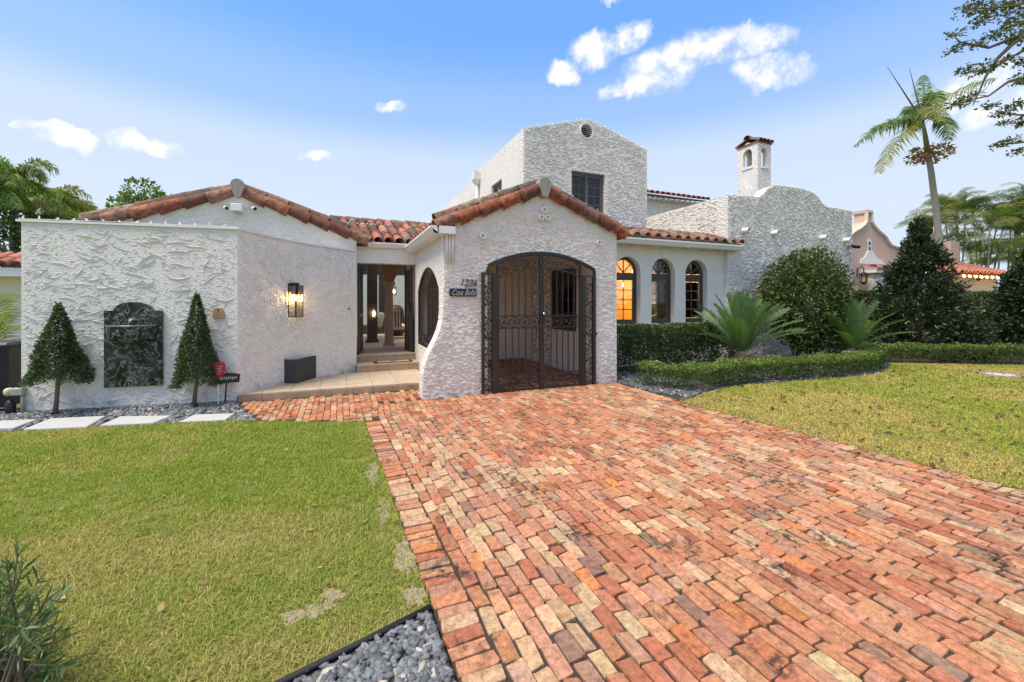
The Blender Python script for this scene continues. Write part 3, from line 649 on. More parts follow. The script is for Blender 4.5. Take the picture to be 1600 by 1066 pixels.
# lower wing seen behind, with an eave of clay tiles
YR = 13.2; e0, e1 = PY(1011, 303, YR), PY(1107, 309, YR)
wall([[(x21, 2.9), (e1.x+1.2, 2.9), (e1.x+1.2, e0.z-.02), (x21, e0.z-.02)]], FXZ(YR+.55), .25, 'stucco_smooth')
b_roof = roof_slab([(x21-.02, YR, e0.z+.02), (e1.x, YR, e0.z+.02), (e1.x, YR+3, e0.z+.9), (x21-.02, YR+3, e0.z+.9)], .06)
k = 0
while x21+.12+.27*k < e1.x:
    for j in range(2): put_tile(TS['tile'], b_roof, (x21+.12+.27*k, YR-.1+.34*j, e0.z+.06+.11*j), (0, 1, .3), (0, -.3, 1), 1.1)
    MB().box((x21+.10+.27*k, YR+.05, e0.z-.11), (x21+.17+.27*k, YR+.54, e0.z-.045)).build('rafter_tail', M['trim'], house); k += 1
# --- left wing gable
lp = PY(373.5, 307, YL); rr_ = PY(570.5, 381.5, YL); sl_ = (lp.z-rr_.z)/(rr_.x-lp.x); xl0, xl1 = -4.05, .37
wz = lambda x: lp.z-.03-abs(x-lp.x)*sl_
wall([[(xl0, -.02), (xl1, -.02), (xl1, wz(xl1)), (lp.x, wz(lp.x)), (xl0, wz(xl0))]], FXZ(YL), .25, 'cstucco')
strokes(house, FV(lambda x, z, d: (x, YL+d, z)), [(xl0, 2.7), (xl1, 2.7), (xl1, wz(xl1)-.08), (lp.x, wz(lp.x)-.08), (xl0, wz(xl0)-.08)], [], 130, (.08, .26), (.025, .05), (.004, .011), M['stucco_fine'], 0, .7, 16)
wall([[(YL+.25, -.02), (14, -.02), (14, wz(xl1)), (YL+.25, wz(xl1))]], FYZ(xl1-.25), .25, 'stucco_fine')
xe = rr_.x+.02
for sg, x_end in ((1, xe), (-1, 2*lp.x-xe)):
    a, b = (x_end, wz(x_end)), (lp.x, wz(lp.x)); th = .14
    MB().slab([[a, b, (b[0], b[1]+th), (a[0], a[1]+th)]], FXZ(YL-.05), .049).build('rake_board', M['trim'], house)
l_roof = roof_slab([(2*lp.x-xe, YL-.04, wz(xe)+.12), (2*lp.x-xe, 16, wz(xe)+.12), (lp.x, 16, wz(lp.x)+.12), (lp.x, YL-.04, wz(lp.x)+.12)], .05)
roof_slab([(lp.x+.002, YL-.04, wz(lp.x)+.12), (lp.x+.002, 16, wz(lp.x)+.12), (xe, 16, wz(xe)+.12), (xe, YL-.04, wz(xe)+.12)], .05)
rake(l_roof, (2*lp.x-xe-.02, wz(xe)+.075), (lp.x-.07, wz(lp.x-.07)+.075), YL, .42)
rake(l_roof, (xe+.02, wz(xe)+.075), (lp.x+.07, wz(lp.x+.07)+.075), YL, .42)
ridge_end(l_roof, lp.x, wz(lp.x)+.23, YL, .125)
for k in range(10): put_tile(TM['tile_old'], l_roof, (lp.x, YL+.15+.4*k, wz(lp.x)+.20), (0, 1, -.03), (0, 0, 1))
# --- entry: beam, tiled shed roof behind, gutter
YE = 10.38
MB().box((xl1+.003, YE, 2.62), (1.737, YE+.3, 3.0)).build('entry_beam', M['stucco_smooth'], house)
gutter((xl1+.25, YE-.02, 3.10), (1.60, YE-.02, 3.10), (0, -1, 0), .12, .12)
e_roof = roof_slab([(xl1-.4, YE-.05, 3.10), (3.2, YE-.05, 3.10), (3.2, 13.0, 3.98), (xl1-.4, 13.0, 3.98)], .05)
for k in range(13):
    for j in range(8): put_tile(TS[('tile', 'tile_new', 'tile_old')[(k*5+j*3) % 7 % 3]], e_roof, (xl1-.25+.245*k, YE-.12+.32*j, 3.15+.107*j), (0, 1, .36), (0, -.33, 1), 1.15)
for k in range(9): put_tile(TM['tile_old'], e_roof, (xl1-.6+.42*k, 13.0, 4.06), (1, 0, .02), (0, 0, 1), 1.05)
# ------------------------------------------------------------------ courtyard seen through the entry
ct_ = thing('courtyard_arcade', (1.2, 12.6, .45), 'brown stone arcade with a round column inside the open entry', 'arcade')
MB().box((xl1+.01, 10.78, .30), (1.735, 11.99, .45)).build('floor_slab', M['column'], ct_); MB().box((-1.5, 12.0, .28), (4.6, 18.4, .449)).build('floor_slab', M['trav'], ct_)
YA = 12.4; cx = PY(608, 500, YA).x; zcap = PY(608, 441, YA).z
aL = arch(cx-1.55, cx-.13, .45, zcap+.06, zcap+.72, 16); aR = arch(cx+.13, cx+1.75, .45, zcap+.06, zcap+.60, 16)
top = 3.5
o_ = [(cx-2.6, zcap), (cx-1.55, zcap)]+aL[2:][::-1]+[(cx-.13, zcap)]+[(cx+.13, zcap)]+aR[2:][::-1]+[(cx+2.5, zcap), (cx+2.5, top), (cx-2.6, top)]
MB().slab([o_], FXZ(YA-.12), .24).build('arch_wall', M['brown_stone'], ct_)
MB().lathe([(.17, 0), (.17, .05), (.125, .09), (.118, .5), (.105, zcap-.45-.20), (.125, zcap-.45-.17), (.13, zcap-.45-.14), (.17, zcap-.45-.05), (.175, zcap-.45)], (cx, YA, .45), 18).build('column', M['column'], ct_, 'auto')
# far side of the courtyard: white wall with dark french doors
fb = thing('courtyard_doors', (1.5, 18, .45), 'dark framed glass french doors in a white wall at the far side of the courtyard', 'doors')
YD = 17.2

MB().box((-6, YD-.3, 3.55), (8, YD-.003, 3.65)).build('porch_roof', M['frame_grey'], fb)
zd = PY(600, 417, YD).z; prs = [(PY(a, 500, YD).x, PY(b, 500, YD).x) for a, b in ((566, 578), (583, 592), (605, 633), (640, 668))]
MB().slab([[(-6, .45), (8, .45), (8, 4.3), (-6, 4.3)]]+[[(a+.002, .802), (b-.002, .802), (b-.002, zd-.322), (a+.002, zd-.322)] for a, b in prs], FXZ(YD), .2).build('wall', M['wall_white'], fb)
bwl = thing('pane_backdrop_wall', (1, 22, 0), 'pale wall added behind the courtyard doors to brighten their panes', 'wall'); MB().box((-9, 22, -.02), (4.6, 22.2, 3.2)).build('panel', M['wall_white'], bwl); MB().box((-9, 21.97, 3.2), (4.6, 22.23, 3.27)).build('coping', M['trim'], bwl)  # added pale wall, a bright backdrop in place of daylight behind the panes
for (u0, u1) in ((566, 578), (583, 592), (605, 633), (640, 668)):
    a, b = PY(u0, 500, YD).x, PY(u1, 500, YD).x
    MB().slab([[(a-.16, .46), (b+.16, .46), (b+.16, zd), (a-.16, zd)], [(a, .8), (b, .8), (b, zd-.32), (a, zd-.32)]], FXZ(YD-.08), .075).build('door_frame', M['frame'], fb)
    MB().box((a, YD-.03, .8), (b, YD-.026, zd-.32)).build('pane', M['glass'], fb)
MB().box((PY(560, 500, YD).x, YD-.12, zd), (PY(672, 500, YD).x, YD-.002, zd+.3)).build('door_head', M['frame'], fb)
def mini_lantern(x, y, z, label, s=1.0):
    t = thing('hanging_lantern', (x, y, z), label, 'lantern', None)
    b = MB(); h, w = .30*s, .075*s
    for sx in (-1, 1):
        for sy in (-1, 1): b.box((x+sx*w-.008, y+sy*w-.008, z), (x+sx*w+.008, y+sy*w+.008, z+h))
    b.box((x-w-.01, y-w-.01, z+h), (x+w+.01, y+w+.01, z+h+.03)); b.box((x-w-.01, y-w-.01, z-.02), (x+w+.01, y+w+.01, z)); b.build('cage', M['iron'], t)
    MB().lathe([(.01, 0), (.03, .03), (.03, .12*s), (.01, .16*s)], (x, y, z+.05), 8).build('bulb', M['bulb'], t, True); return t
p = PY(608.5+.0, 478, 15.5); p = PY(609, 480, 16.5); mini_lantern(p.x+.30, 17.7, 2.0, 'small glowing lantern on the white wall between the courtyard doors')
p = PY(584, 489, 13.5); mini_lantern(p.x, 13.5, p.z-.15, 'glowing lantern on the dark post beside the courtyard column')
q = thing('courtyard_post', (p.x+.02, 13.65, .45), 'dark square timber post behind the courtyard column', 'post')
MB().cbox((p.x-.03, 13.75, 1.9), (.15, .12, 1.45), .01).build('shaft', M['frame'], q); MB().cbox((p.x-.03, 13.75, .49), (.19, .16, .04), .01).build('base', M['frame'], q)
# lounge chair with striped back
lc = thing('lounge_chair', (1.9, 14.6, .45), 'metal lounge chair with striped back cushion in the courtyard', 'chair')
a = PY(606, 528, 14.5).x; b_ = PY(628, 528, 14.5).x
for i in range(10):
    x = a+(b_-a)*i/10; MB().slab([[(x, .85), (x+(b_-a)/10-.004, .85), (x+(b_-a)/10-.03, 1.42), (x-.02, 1.42)]], lambda X, Z, d: (X, 14.5+(Z-.85)*-.25+d, Z), .10).build('back_stripe', M['cloth_dark' if i % 2 else 'cloth'], lc)
MB().cbox(((a+b_)/2+.25, 14.9, .82), (.45, .36, .07), .03).build('seat_cushion', M['cloth'], lc)
for sx in (0, 1):
    for yy in (14.55, 15.2): MB().tube([(a+.03+sx*.75, yy, .45), (a+.03+sx*.75, yy, .82)], .014, 6).build('leg', M['iron'], lc)
MB().tube([(a+.02, 14.52, .74), (a+.02, 15.2, .74), (a+.8, 15.2, .74), (a+.8, 14.52, .74), (a+.02, 14.52, .74)], .013, 6).build('frame', M['iron'], lc)
ar = thing('armchair', (2.5, 16, .45), 'brown rounded armchair behind the striped lounge chair', 'chair')
c = PY(616, 520, 16.2); MB().lathe([(.30, 0), (.36, .1), (.38, .6), (.34, .98), (.22, 1.12), (.02, 1.15)], (c.x, 16.2, .45), 18).build('shell', M['wood'], ar, True); MB().cbox((c.x, 15.8, .82), (.3, .25, .08), .04).build('cushion', M['cloth'], ar)
pw = thing('white_cushion', (cx-.25, 14.2, .9), 'white cushion leaning beside the courtyard column', 'cushion')
MB().cbox((PY(594, 515, 14.2).x, 14.2, 1.12), (.10, .07, .24), .05, Matrix.Rotation(R(12), 4, 'Y')).build('pad', M['white'], pw, True)
# ------------------------------------------------------------------ entry platform, steps, door leaves, mat
CW = [(-1.60, 8.37), (-1.45, 8.60), (-1.21, 8.95), (-1.0, 9.19), (-.6, 9.55), (-.12, 9.88), (.36, 10.15)]
def clip_rect(poly, x0, x1, y0, y1):
    for ax, val, sg in ((0, x0, 1), (0, x1, -1), (1, y0, 1), (1, y1, -1)):
        out = []
        for i in range(len(poly)):
            a, b = poly[i], poly[(i+1) % len(poly)]; da, db = (a[ax]-val)*sg, (b[ax]-val)*sg
            if da >= 0: out.append(a)
            if da*db < 0: t = da/(da-db); out.append((a[0]+(b[0]-a[0])*t, a[1]+(b[1]-a[1])*t))
        poly = out
        if len(poly) < 3: return None
    return poly
ep = thing('entry_platform', (0, 9, 0), 'low travertine entry platform with two steps beside the curved wall', 'steps')
plat = [(-1.60, 8.36), (1.70, 8.285), (1.70, 10.0), (.36, 10.0)]+[(x+.015, y-.02) for x, y in CW[::-1][1:]]
MB().slab([plat], FXY(-.02), .11).build('slab', M['soil'], ep)
for i in range(8):
    for j in range(5):
        c = clip_rect(plat, -1.7+.46*i+.003, -1.7+.46*(i+1)-.003, 8.2+.46*j+.003, 8.2+.46*(j+1)-.003)
        if c and abs(sum(c[k][0]*c[(k+1) % len(c)][1]-c[(k+1) % len(c)][0]*c[k][1] for k in range(len(c)))) > .01: MB().slab([c], FXY(.088), .032+random.uniform(-.001, .001)).build('tile', M['trav'], ep)
def riser(x0, x1, y0, y1, z0, z1, n):
    for i in range(n):
        xa, xb = x0+(x1-x0)*i/n+.003, x0+(x1-x0)*(i+1)/n-.003; ya, yb = y0+(y1-y0)*i/n, y0+(y1-y0)*(i+1)/n
        d = random.uniform(-.001, .001); MB().add([(xa, ya-.02+d, z0), (xb, yb-.02+d, z0), (xb, yb+.01, z0), (xa, ya+.01, z0), (xa, ya-.02+d, z1), (xb, yb-.02+d, z1), (xb, yb+.01, z1), (xa, ya+.01, z1)], [(3,2,1,0),(4,5,6,7),(0,1,5,4),(1,2,6,5),(2,3,7,6),(3,0,4,7)]).build('riser_tile', M['trav_riser'], ep)
riser(-1.585, 1.69, 8.358, 8.283, -.01, .086, 9)
MB().box((.375, 9.98, .09), (1.73, 10.43, .262)).build('step', M['soil'], ep); riser(.372, 1.732, 9.98, 9.98, .122, .264, 6)
for i in range(3): MB().box((.375+.452*i, 9.95, .265), (.375+.452*i+.448, 10.42, .292)).build('tread_tile', M['trav'], ep)
riser(.372, 1.732, 10.41, 10.41, .294, .43, 6)
for i in range(3): MB().box((.375+.452*i, 10.38, .432), (.375+.452*i+.448, 10.75, .458)).build('tread_tile', M['trav'], ep)
dm = thing('doormat', (1.15, 10.15, .293), 'dark bordered doormat with pale centre on the entry step', 'doormat')
MB().cbox((1.18, 10.14, .301), (.44, .14, .008), .004).build('border', M['mat_dark'], dm); MB().cbox((1.18, 10.14, .3105), (.36, .10, .002), .001).build('field', M['mat_pale'], dm); MB().cbox((1.18, 10.14, .3135), (.06, .05, .001), .0005).build('motif', M['mat_dark'], dm)
def door_leaf(x, y0, y1, lean, label):
    t = thing('iron_door_leaf', (x, y0, .46), label, 'door', 'open iron leaves of the entry'); b = MB(); X = lambda y: x+lean*(y-y0)
    B = lambda ya, yb, za, zb_, w=.022: MB().add([(X(ya)-w, ya, za), (X(ya)+w, ya, za), (X(yb)+w, yb, za), (X(yb)-w, yb, za), (X(ya)-w, ya, zb_), (X(ya)+w, ya, zb_), (X(yb)+w, yb, zb_), (X(yb)-w, yb, zb_)], [(3,2,1,0),(4,5,6,7),(0,1,5,4),(1,2,6,5),(2,3,7,6),(3,0,4,7)])
    B(y0, y0+.06, .47, 2.60).build('stile', M['iron'], t); B(y1-.06, y1, .47, 2.55).build('stile', M['iron'], t)
    for z in (.47, 1.35, 2.45): B(y0+.06, y1-.06, z, z+.06, .018).build('rail', M['iron'], t)
    k = int((y1-y0-.12)/.10)
    for i in range(k): y = y0+.06+(y1-y0-.12)*(i+.5)/k; B(y-.010, y+.010, .53, 2.45, .010).build('bar', M['iron'], t)
    B(y0+.06, y1-.06, .53, 1.35, .006).build('kick_plate', M['iron'], t); return t
door_leaf(.42, 10.45, 11.25, .16, 'open black iron door leaf against the curved wall side of the entry')
dr_ = door_leaf(1.66, 10.45, 11.15, -.08, 'open black iron door leaf with latch against the garage side of the entry')
MB().box((1.58, 10.52, 1.42), (1.70, 10.60, 1.70)).build('latch', M['iron'], dr_); MB().lathe([(.012, 0), (.028, .01), (.028, .03), (.01, .04)], (1.60, 10.48, 1.55), 10).build('knob', M['iron'], dr_)
# ------------------------------------------------------------------ garden wall: straight panel with fountain, and the curved wing
gw = thing('garden_wall', (-2.6, 8.7, 0), 'white trowelled stucco garden wall with a curved wing beside the entry', 'wall')
A0, A1 = Vector((-4.50, 8.80)), Vector((-1.60, 8.37)); wl = (A1-A0).length; wd_ = (A1-A0)/wl; wn = Vector((wd_.y, -wd_.x)); ZT = 2.93
gfr = FV(lambda s, z, d: (A0.x+wd_.x*s-wn.x*d, A0.y+wd_.y*s-wn.y*d, z))
MB().slab([[(0, -.05), (wl, -.05), (wl, ZT), (0, ZT)]], gfr, .22).build('wall', M['gstucco'], gw)
strokes(gw, gfr, [(0, .05), (wl, .05), (wl, ZT), (0, ZT)], [], 40, (.12, .40), (.018, .036), (.009, .019), M['gstucco'], -.25, .5, 21)
strokes(gw, gfr, [(0, .05), (wl, .05), (wl, ZT), (0, ZT)], [], 200, (.04, .12), (.011, .022), (.004, .010), M['gstucco'], 0, .9, 22)
cl = [0]
for a, b in zip(CW[:-1], CW[1:]): cl.append(cl[-1]+math.dist(a, b))
def cwp(s, z, d):
    s = np.asarray(s, float); k = np.clip(np.searchsorted(cl, s, 'right')-1, 0, len(CW)-2)
    P_ = np.array(CW); a, b = P_[k], P_[k+1]; t = (s-np.array(cl)[k])/(np.array(cl)[k+1]-np.array(cl)[k])
    xy = a+(b-a)*np.asarray(t)[..., None]; dd = (b-a); dd = dd/np.linalg.norm(dd, axis=-1, keepdims=True); nn = np.stack([-dd[..., 1], dd[..., 0]], -1)
    xy = xy+nn*np.asarray(d)[..., None]; return xy[..., 0], xy[..., 1], z
# smooth the plan curve
def smooth(pl, n=3):
    for _ in range(n):
        q = [pl[0]]
        for a, b in zip(pl[:-1], pl[1:]): q += [(a[0]*.75+b[0]*.25, a[1]*.75+b[1]*.25), (a[0]*.25+b[0]*.75, a[1]*.25+b[1]*.75)]
        pl = q+[pl[-1]]
    return pl
CW = smooth(CW, 2); cl = [0]
for a, b in zip(CW[:-1], CW[1:]): cl.append(cl[-1]+math.dist(a, b))
ct_z = lambda s: ZT-.09*(s/cl[-1])
b = MB(); n = len(CW)
off = [cwp(s, 0, .2) for s in [min(x+1e-4, cl[-1]-1e-4) for x in cl]]
for (x, y), s, o in zip(CW, cl, off): b.v += [(x, y, -.05), (x, y, ct_z(s)), (float(o[0]), float(o[1]), ct_z(s)), (float(o[0]), float(o[1]), -.05)]
for i in range(n-1):
    for k in range(4): b.f.append((i*4+k, i*4+(k+1) % 4, i*4+4+(k+1) % 4, i*4+4+k))
b.f += [(0, 1, 2, 3), tuple((n-1)*4+k for k in (3, 2, 1, 0))]; b.build('curved_wall', M['cstucco'], gw, 'auto')
strokes(gw, FV(cwp), [(.02, .14), (cl[-1]-.05, .14), (cl[-1]-.05, ZT-.12), (.02, ZT-.04)], [], 420, (.04, .18), (.014, .032), (.005, .016), M['cstucco'], -.9, .6, 23)
b = MB(); b.slab([[(-.05, 0), (wl+.03, 0), (wl+.03, .26), (-.05, .26)]], lambda s, d, h: (A0.x+wd_.x*s-wn.x*(d-.03), A0.y+wd_.y*s-wn.y*(d-.03), ZT+.002+h), .035).build('coping', M['trim'], gw)
b = MB()
for i, s in enumerate(cl):
    s_ = min(s+1e-4, cl[-1]-1e-4); f = cwp(s_, 0, -.03); g_ = cwp(s_, 0, .23); z = ct_z(s)+.002
    b.v += [(float(f[0]), float(f[1]), z), (float(f[0]), float(f[1]), z+.035), (float(g_[0]), float(g_[1]), z+.035), (float(g_[0]), float(g_[1]), z)]
for i in range(n-1):
    for k in range(4): b.f.append((i*4+k, i*4+(k+1) % 4, i*4+4+(k+1) % 4, i*4+4+k))
b.f += [(0, 1, 2, 3), tuple((n-1)*4+k for k in (3, 2, 1, 0))]; b.build('coping', M['trim'], gw)
def on_gw(u, v):   # point of the garden wall face under a photo pixel: (s, z)
    d = ray(u, v); D2 = Vector((d.x, d.y)); den = D2.x*wd_.y-D2.y*wd_.x
    s = (A0.x*D2.y-A0.y*D2.x)/den; P_ = A0+wd_*s; t = P_.length/D2.length; return s, HC+d.z*t
# marble wall fountain
s0, z1_ = on_gw(166, 485.5); s1, _ = on_gw(255.5, 485.5); _, zbt = on_gw(168, 605); sc_ = (s0+s1)/2; _, zar = on_gw(212, 472)
ft = thing('wall_fountain', gfr(sc_, zbt, -.05), 'dark green veined marble wall fountain panel with arched top on the garden wall', 'fountain')
ra = (s1-s0)*.34; ha = zar-z1_
pan = [(s0, zbt), (s1, zbt), (s1, z1_)]+[(sc_+ra*math.cos(t), z1_+ha*math.sin(t)) for t in np.linspace(0, math.pi, 16)]+[(s0, z1_)]
gfo = lambda o: (lambda s, z, d: gfr(s, z, d-o))
MB().slab([pan], gfo(.055), .05).build('back_panel', M['marble'], ft)
_, zb1 = on_gw(212, 528); hb = .30; bw = (s1-s0)*.42; b = MB()
for i, (k, z) in enumerate(((.75, 0), (.95, .05), (1.0, .12), (1.03, .22), (1.03, .26), (.93, .26), (.90, .20), (.7, .12))):
    for j in range(13):
        a = math.pi*j/12; p = gfr(sc_+bw*k*math.cos(a), zb1-.06+z, -.056-.24*k*math.sin(a)); b.v.append(p)
for i in range(7):
    for j in range(12): b.f.append((i*13+j, i*13+j+1, i*13+14+j, i*13+13+j))
b.f += [tuple(range(13)), tuple(range(7*13, 8*13))]; b.build('basin', M['marble'], ft, 'auto')
MB().tube([gfr(sc_+bw*1.0*math.cos(a), zb1+.20, -.056-.24*math.sin(a)) for a in np.linspace(0, math.pi, 15)], .016, 6).build('basin_rim', M['marble_rim'], ft, True)
zs_ = on_gw(212, 500)[1]
MB().tube([gfr(sc_, zs_, -.05), gfr(sc_, zs_, -.12), gfr(sc_, zs_-.04, -.15)], [.03, .022, .016], 8).build('spout', M['grey_plastic'], ft, True)
# plaque, lantern, bell, planter, signs, bin
s_, z_ = on_gw(342.5, 490); pq = thing('wall_plaque', gfr(s_, z_, 0), 'small tan beehive-shaped plaque on the garden wall', 'plaque')
out = [(s_-.085, z_-.085), (s_+.085, z_-.085), (s_+.08, z_+.02)]+[(s_+.075*math.cos(t), z_+.03+.07*math.sin(t)) for t in np.linspace(.1, 3.04, 8)]+[(s_-.08, z_+.02)]
MB().slab([out], gfo(.035), .03).build('body', M['copper'], pq, 'auto'); vb = MB().lathe([(.012, 0), (.012, .01)], (0, 0, 0), 8); MB().cbox(gfr(s_, z_+.055, -.037), (.012, .004, .012), .003).build('hole', M['black'], pq)
for k in range(3): MB().cbox(gfr(s_, z_-.05+.035*k, -.036), (.06, .003, .006), .002, Matrix.Rotation(math.atan2(wd_.y, wd_.x), 4, 'Z')).build('band', M['copper'], pq)
def on_cw(u, v):
    d = ray(u, v); D2 = Vector((d.x, d.y)); best = None
    for i in range(len(CW)-1):
        a, b_ = Vector(CW[i]), Vector(CW[i+1]); e = b_-a; den = D2.x*e.y-D2.y*e.x
        t = (a.x*e.y-a.y*e.x)/den; s = (a.x*D2.y-a.y*D2.x)/den
        if -1e-6 <= s <= 1+1e-6 and t > 0: return cl[i]+s*e.length, HC+d.z*t
    return None
ls, lz = on_cw(455, 470); _, l1 = on_cw(450, 443); _, l0 = on_cw(450, 495.5)
ln_ = thing('wall_lantern', [float(x) for x in cwp(ls, l0, 0)], 'lit black box-frame wall lantern on the curved white wall', 'lantern')
b = MB(); fw_, dp = .085, .20; z0_, z1l = l0, l1-.04
lfr = lambda x, z, d: tuple(float(q) for q in cwp(ls+x, z, -d))
def lbar(x0, x1, d0, d1, za, zb_, nm='bar', mat='black'):
    v = [lfr(x, z, d) for z in (za, zb_) for (x, d) in ((x0, d0), (x1, d0), (x1, d1), (x0, d1))]
    return MB().add(v, [(3,2,1,0),(4,5,6,7),(0,1,5,4),(1,2,6,5),(2,3,7,6),(3,0,4,7)]).build(nm, M[mat], ln_)
lbar(-.075, .075, .003, .022, z1l-.12, l1, 'back_plate'); lbar(-.05, .05, .02, .17, l1-.035, l1+.01, 'arm'); lbar(-.045, .045, .055, .145, z1l-.17, l1-.034, 'socket')
for sx in (-1, 1):
    for d in (.03, .03+dp): lbar(sx*fw_-.006, sx*fw_+.006, d-.006, d+.006, z0_, z1l, 'bar')
for z in (z0_, z1l-.012):
    for sx in (-1, 1): lbar(sx*fw_-.006, sx*fw_+.006, .036, .024+dp, z, z+.012, 'bar')
    for d in (.03, .03+dp): lbar(-fw_+.006, fw_-.006, d-.006, d+.006, z, z+.012, 'bar')
for sx in (-1, 1): lbar(sx*fw_-.001, sx*fw_+.001, .037, .023+dp, z0_+.013, z1l-.013, 'pane', 'lamp_glass')
lbar(-fw_+.007, fw_-.007, .03+dp-.001, .03+dp+.001, z0_+.013, z1l-.013, 'pane', 'lamp_glass')
bc = lfr(0, z1l-.30, .10); MB().lathe([(.012, .12), (.02, .10), (.034, .05), (.028, .01), (.005, 0)], bc, 12).build('bulb', M['bulb'], ln_, True)
point('lantern_light', lfr(0, z1l-.27, .10), 5.5, (1, .68, .36), .04, ln_)
s_, z_ = on_cw(543.5, 485); db = thing('doorbell', [float(q) for q in cwp(s_, z_-.06, 0)], 'slim white video doorbell with black lens on the curved wall', 'doorbell')
def cwbox(parent, x0, x1, za, zb_, d0, d1, nm, mat): 
    v = [tuple(float(q) for q in cwp(s_+x, z, -d)) for z in (za, zb_) for (x, d) in ((x0, d0), (x1, d0), (x1, d1), (x0, d1))]
    MB().add(v, [(3,2,1,0),(4,5,6,7),(0,1,5,4),(1,2,6,5),(2,3,7,6),(3,0,4,7)]).build(nm, M[mat], parent)
cwbox(db, -.025, .025, z_-.09, z_+.06, .003, .028, 'body', 'trim'); cwbox(db, -.018, .018, z_+.015, z_+.052, .029, .034, 'lens', 'black')
pb = [G(440, 596.5, .12), G(463, 599.5, .12), G(494, 590, .12)]; e1_ = pb[2]-pb[1]; e0_ = pb[0]-pb[1]
e0_ = Vector((-e1_.y, e1_.x, 0)).normalized()*.36; hz = PY(463, 562.5, pb[1].y).z-.12
pn = thing('planter_box', (pb[1]+e1_/2+e0_/2), 'empty charcoal rectangular planter box on the travertine platform', 'planter')
def qbox(c, ex, ey, z0, z1): q = [c, c+ex, c+ex+ey, c+ey]; return MB().add([(v.x, v.y, z) for z in (z0, z1) for v in q], [(3,2,1,0),(4,5,6,7),(0,1,5,4),(1,2,6,5),(2,3,7,6),(3,0,4,7)])
t_ = .045; ux, uy = e1_.normalized(), e0_.normalized(); c0 = pb[1]; Lx, Ly = e1_.length, e0_.length; zz = (.123, .123+hz)
for (c, ex, ey) in ((c0, ux*Lx, uy*t_), (c0+uy*(Ly-t_), ux*Lx, uy*t_), (c0+uy*t_, ux*t_, uy*(Ly-2*t_)), (c0+ux*(Lx-t_)+uy*t_, ux*t_, uy*(Ly-2*t_))): qbox(c, ex, ey, *zz).build('side', M['slate'], pn)
qbox(c0+ux*t_+uy*t_, ux*(Lx-2*t_), uy*(Ly-2*t_), .125, .125+hz*.6).build('soil_fill', M['soil'], pn)
# ------------------------------------------------------------------ iron driveway gate
YI = YG-.035
gate = thing('iron_gate', (3.7, YI, 0), 'black wrought iron double driveway gate with scrollwork in the arched garage opening', 'gate')
gx = lambda u: PY(u, 560, YI).x
gz = lambda u, v: PY(u, v, YI).z
XO0, XO1, XM0, XM1, XC, XN0, XN1, XQ0, XQ1 = gx(752.7), gx(756.8), gx(769), gx(775.5), gx(846.2), gx(908.5), gx(914.5), gx(925.8), gx(930)
def bar(x0, x1, z0, z1, parent, nm='bar', t=.02, y=0.0): return MB().box((x0, YI-t+y, z0), (x1, YI+t+y, z1)).build(nm, M['iron'], parent)
zM = 2.20
def ring_mesh(r):
    b = MB(); n = 12
    b.tube([(r*math.cos(2*math.pi*k/n), 0, r*math.sin(2*math.pi*k/n)) for k in range(n+1)], .0075, 4, False)
    for s in (0, 1, 2, 3):
        a0 = s*math.pi/2+.6; b.tube([(r*(1-t*.75)*math.cos(a0+t*2.6), 0, r*(1-t*.75)*math.sin(a0+t*2.6)) for t in np.linspace(0, 1, 5)], .006, 4, False)
    b.cbox((0, 0, 0), (.028, .012, .028), .01); return b.mesh('rosette', M['iron'])
def scroll_mesh(h, w):
    b = MB(); pts = []
    for t in np.linspace(0, 1, 7): a = math.pi*1.6*(1-t)+.3; r = .012+.026*t; pts.append((-w/2+.035+r*math.cos(a), 0, h/2-.055+r*math.sin(a)))
    pts += [(-w*.22, 0, h*.20), (0, 0, 0), (w*.22, 0, -h*.20)]
    for t in np.linspace(1, 0, 7): a = math.pi*1.6*(1-t)+.3+math.pi; r = .012+.026*t; pts.append((w/2-.035+r*math.cos(a), 0, -h/2+.055+r*math.sin(a)))
    b.tube(pts, .0085, 4)
    b.cbox((-w*.30, 0, -.10*h), (.016, .008, .02), .006); b.cbox((w*.30, 0, .10*h), (.016, .008, .02), .006)
    b.tube([(-w*.05, 0, 0), (-w*.28, 0, -.10*h), (-w*.42, 0, -.02*h)], .006, 4); b.tube([(w*.05, 0, 0), (w*.28, 0, .10*h), (w*.42, 0, .02*h)], .006, 4); return b.mesh('scroll', M['iron'])
zr0, zr1 = gz(846, 511.5), gz(846, 493.5); zb0, zb1 = .035, .30
RING = ring_mesh(min((zr1-zr0), .2)*.40); RING2 = ring_mesh(.085)
def at(x, z, sx=1, sz=1, sc=1.0): return Matrix.Translation((x, YI, z)) @ Matrix.Diagonal((sx*sc, 1, sz*sc, 1))
def arc_z(x, crown, drop): c = (gx0+gx1)/2; return crown-drop*((x-c)/((gx1-gx0)/2))**2
ztop = lambda x: arc_z(x, 2.63, .29); zin = lambda x: arc_z(x, 2.36, .29)
SCW = .115; SCR = scroll_mesh(.30, SCW)
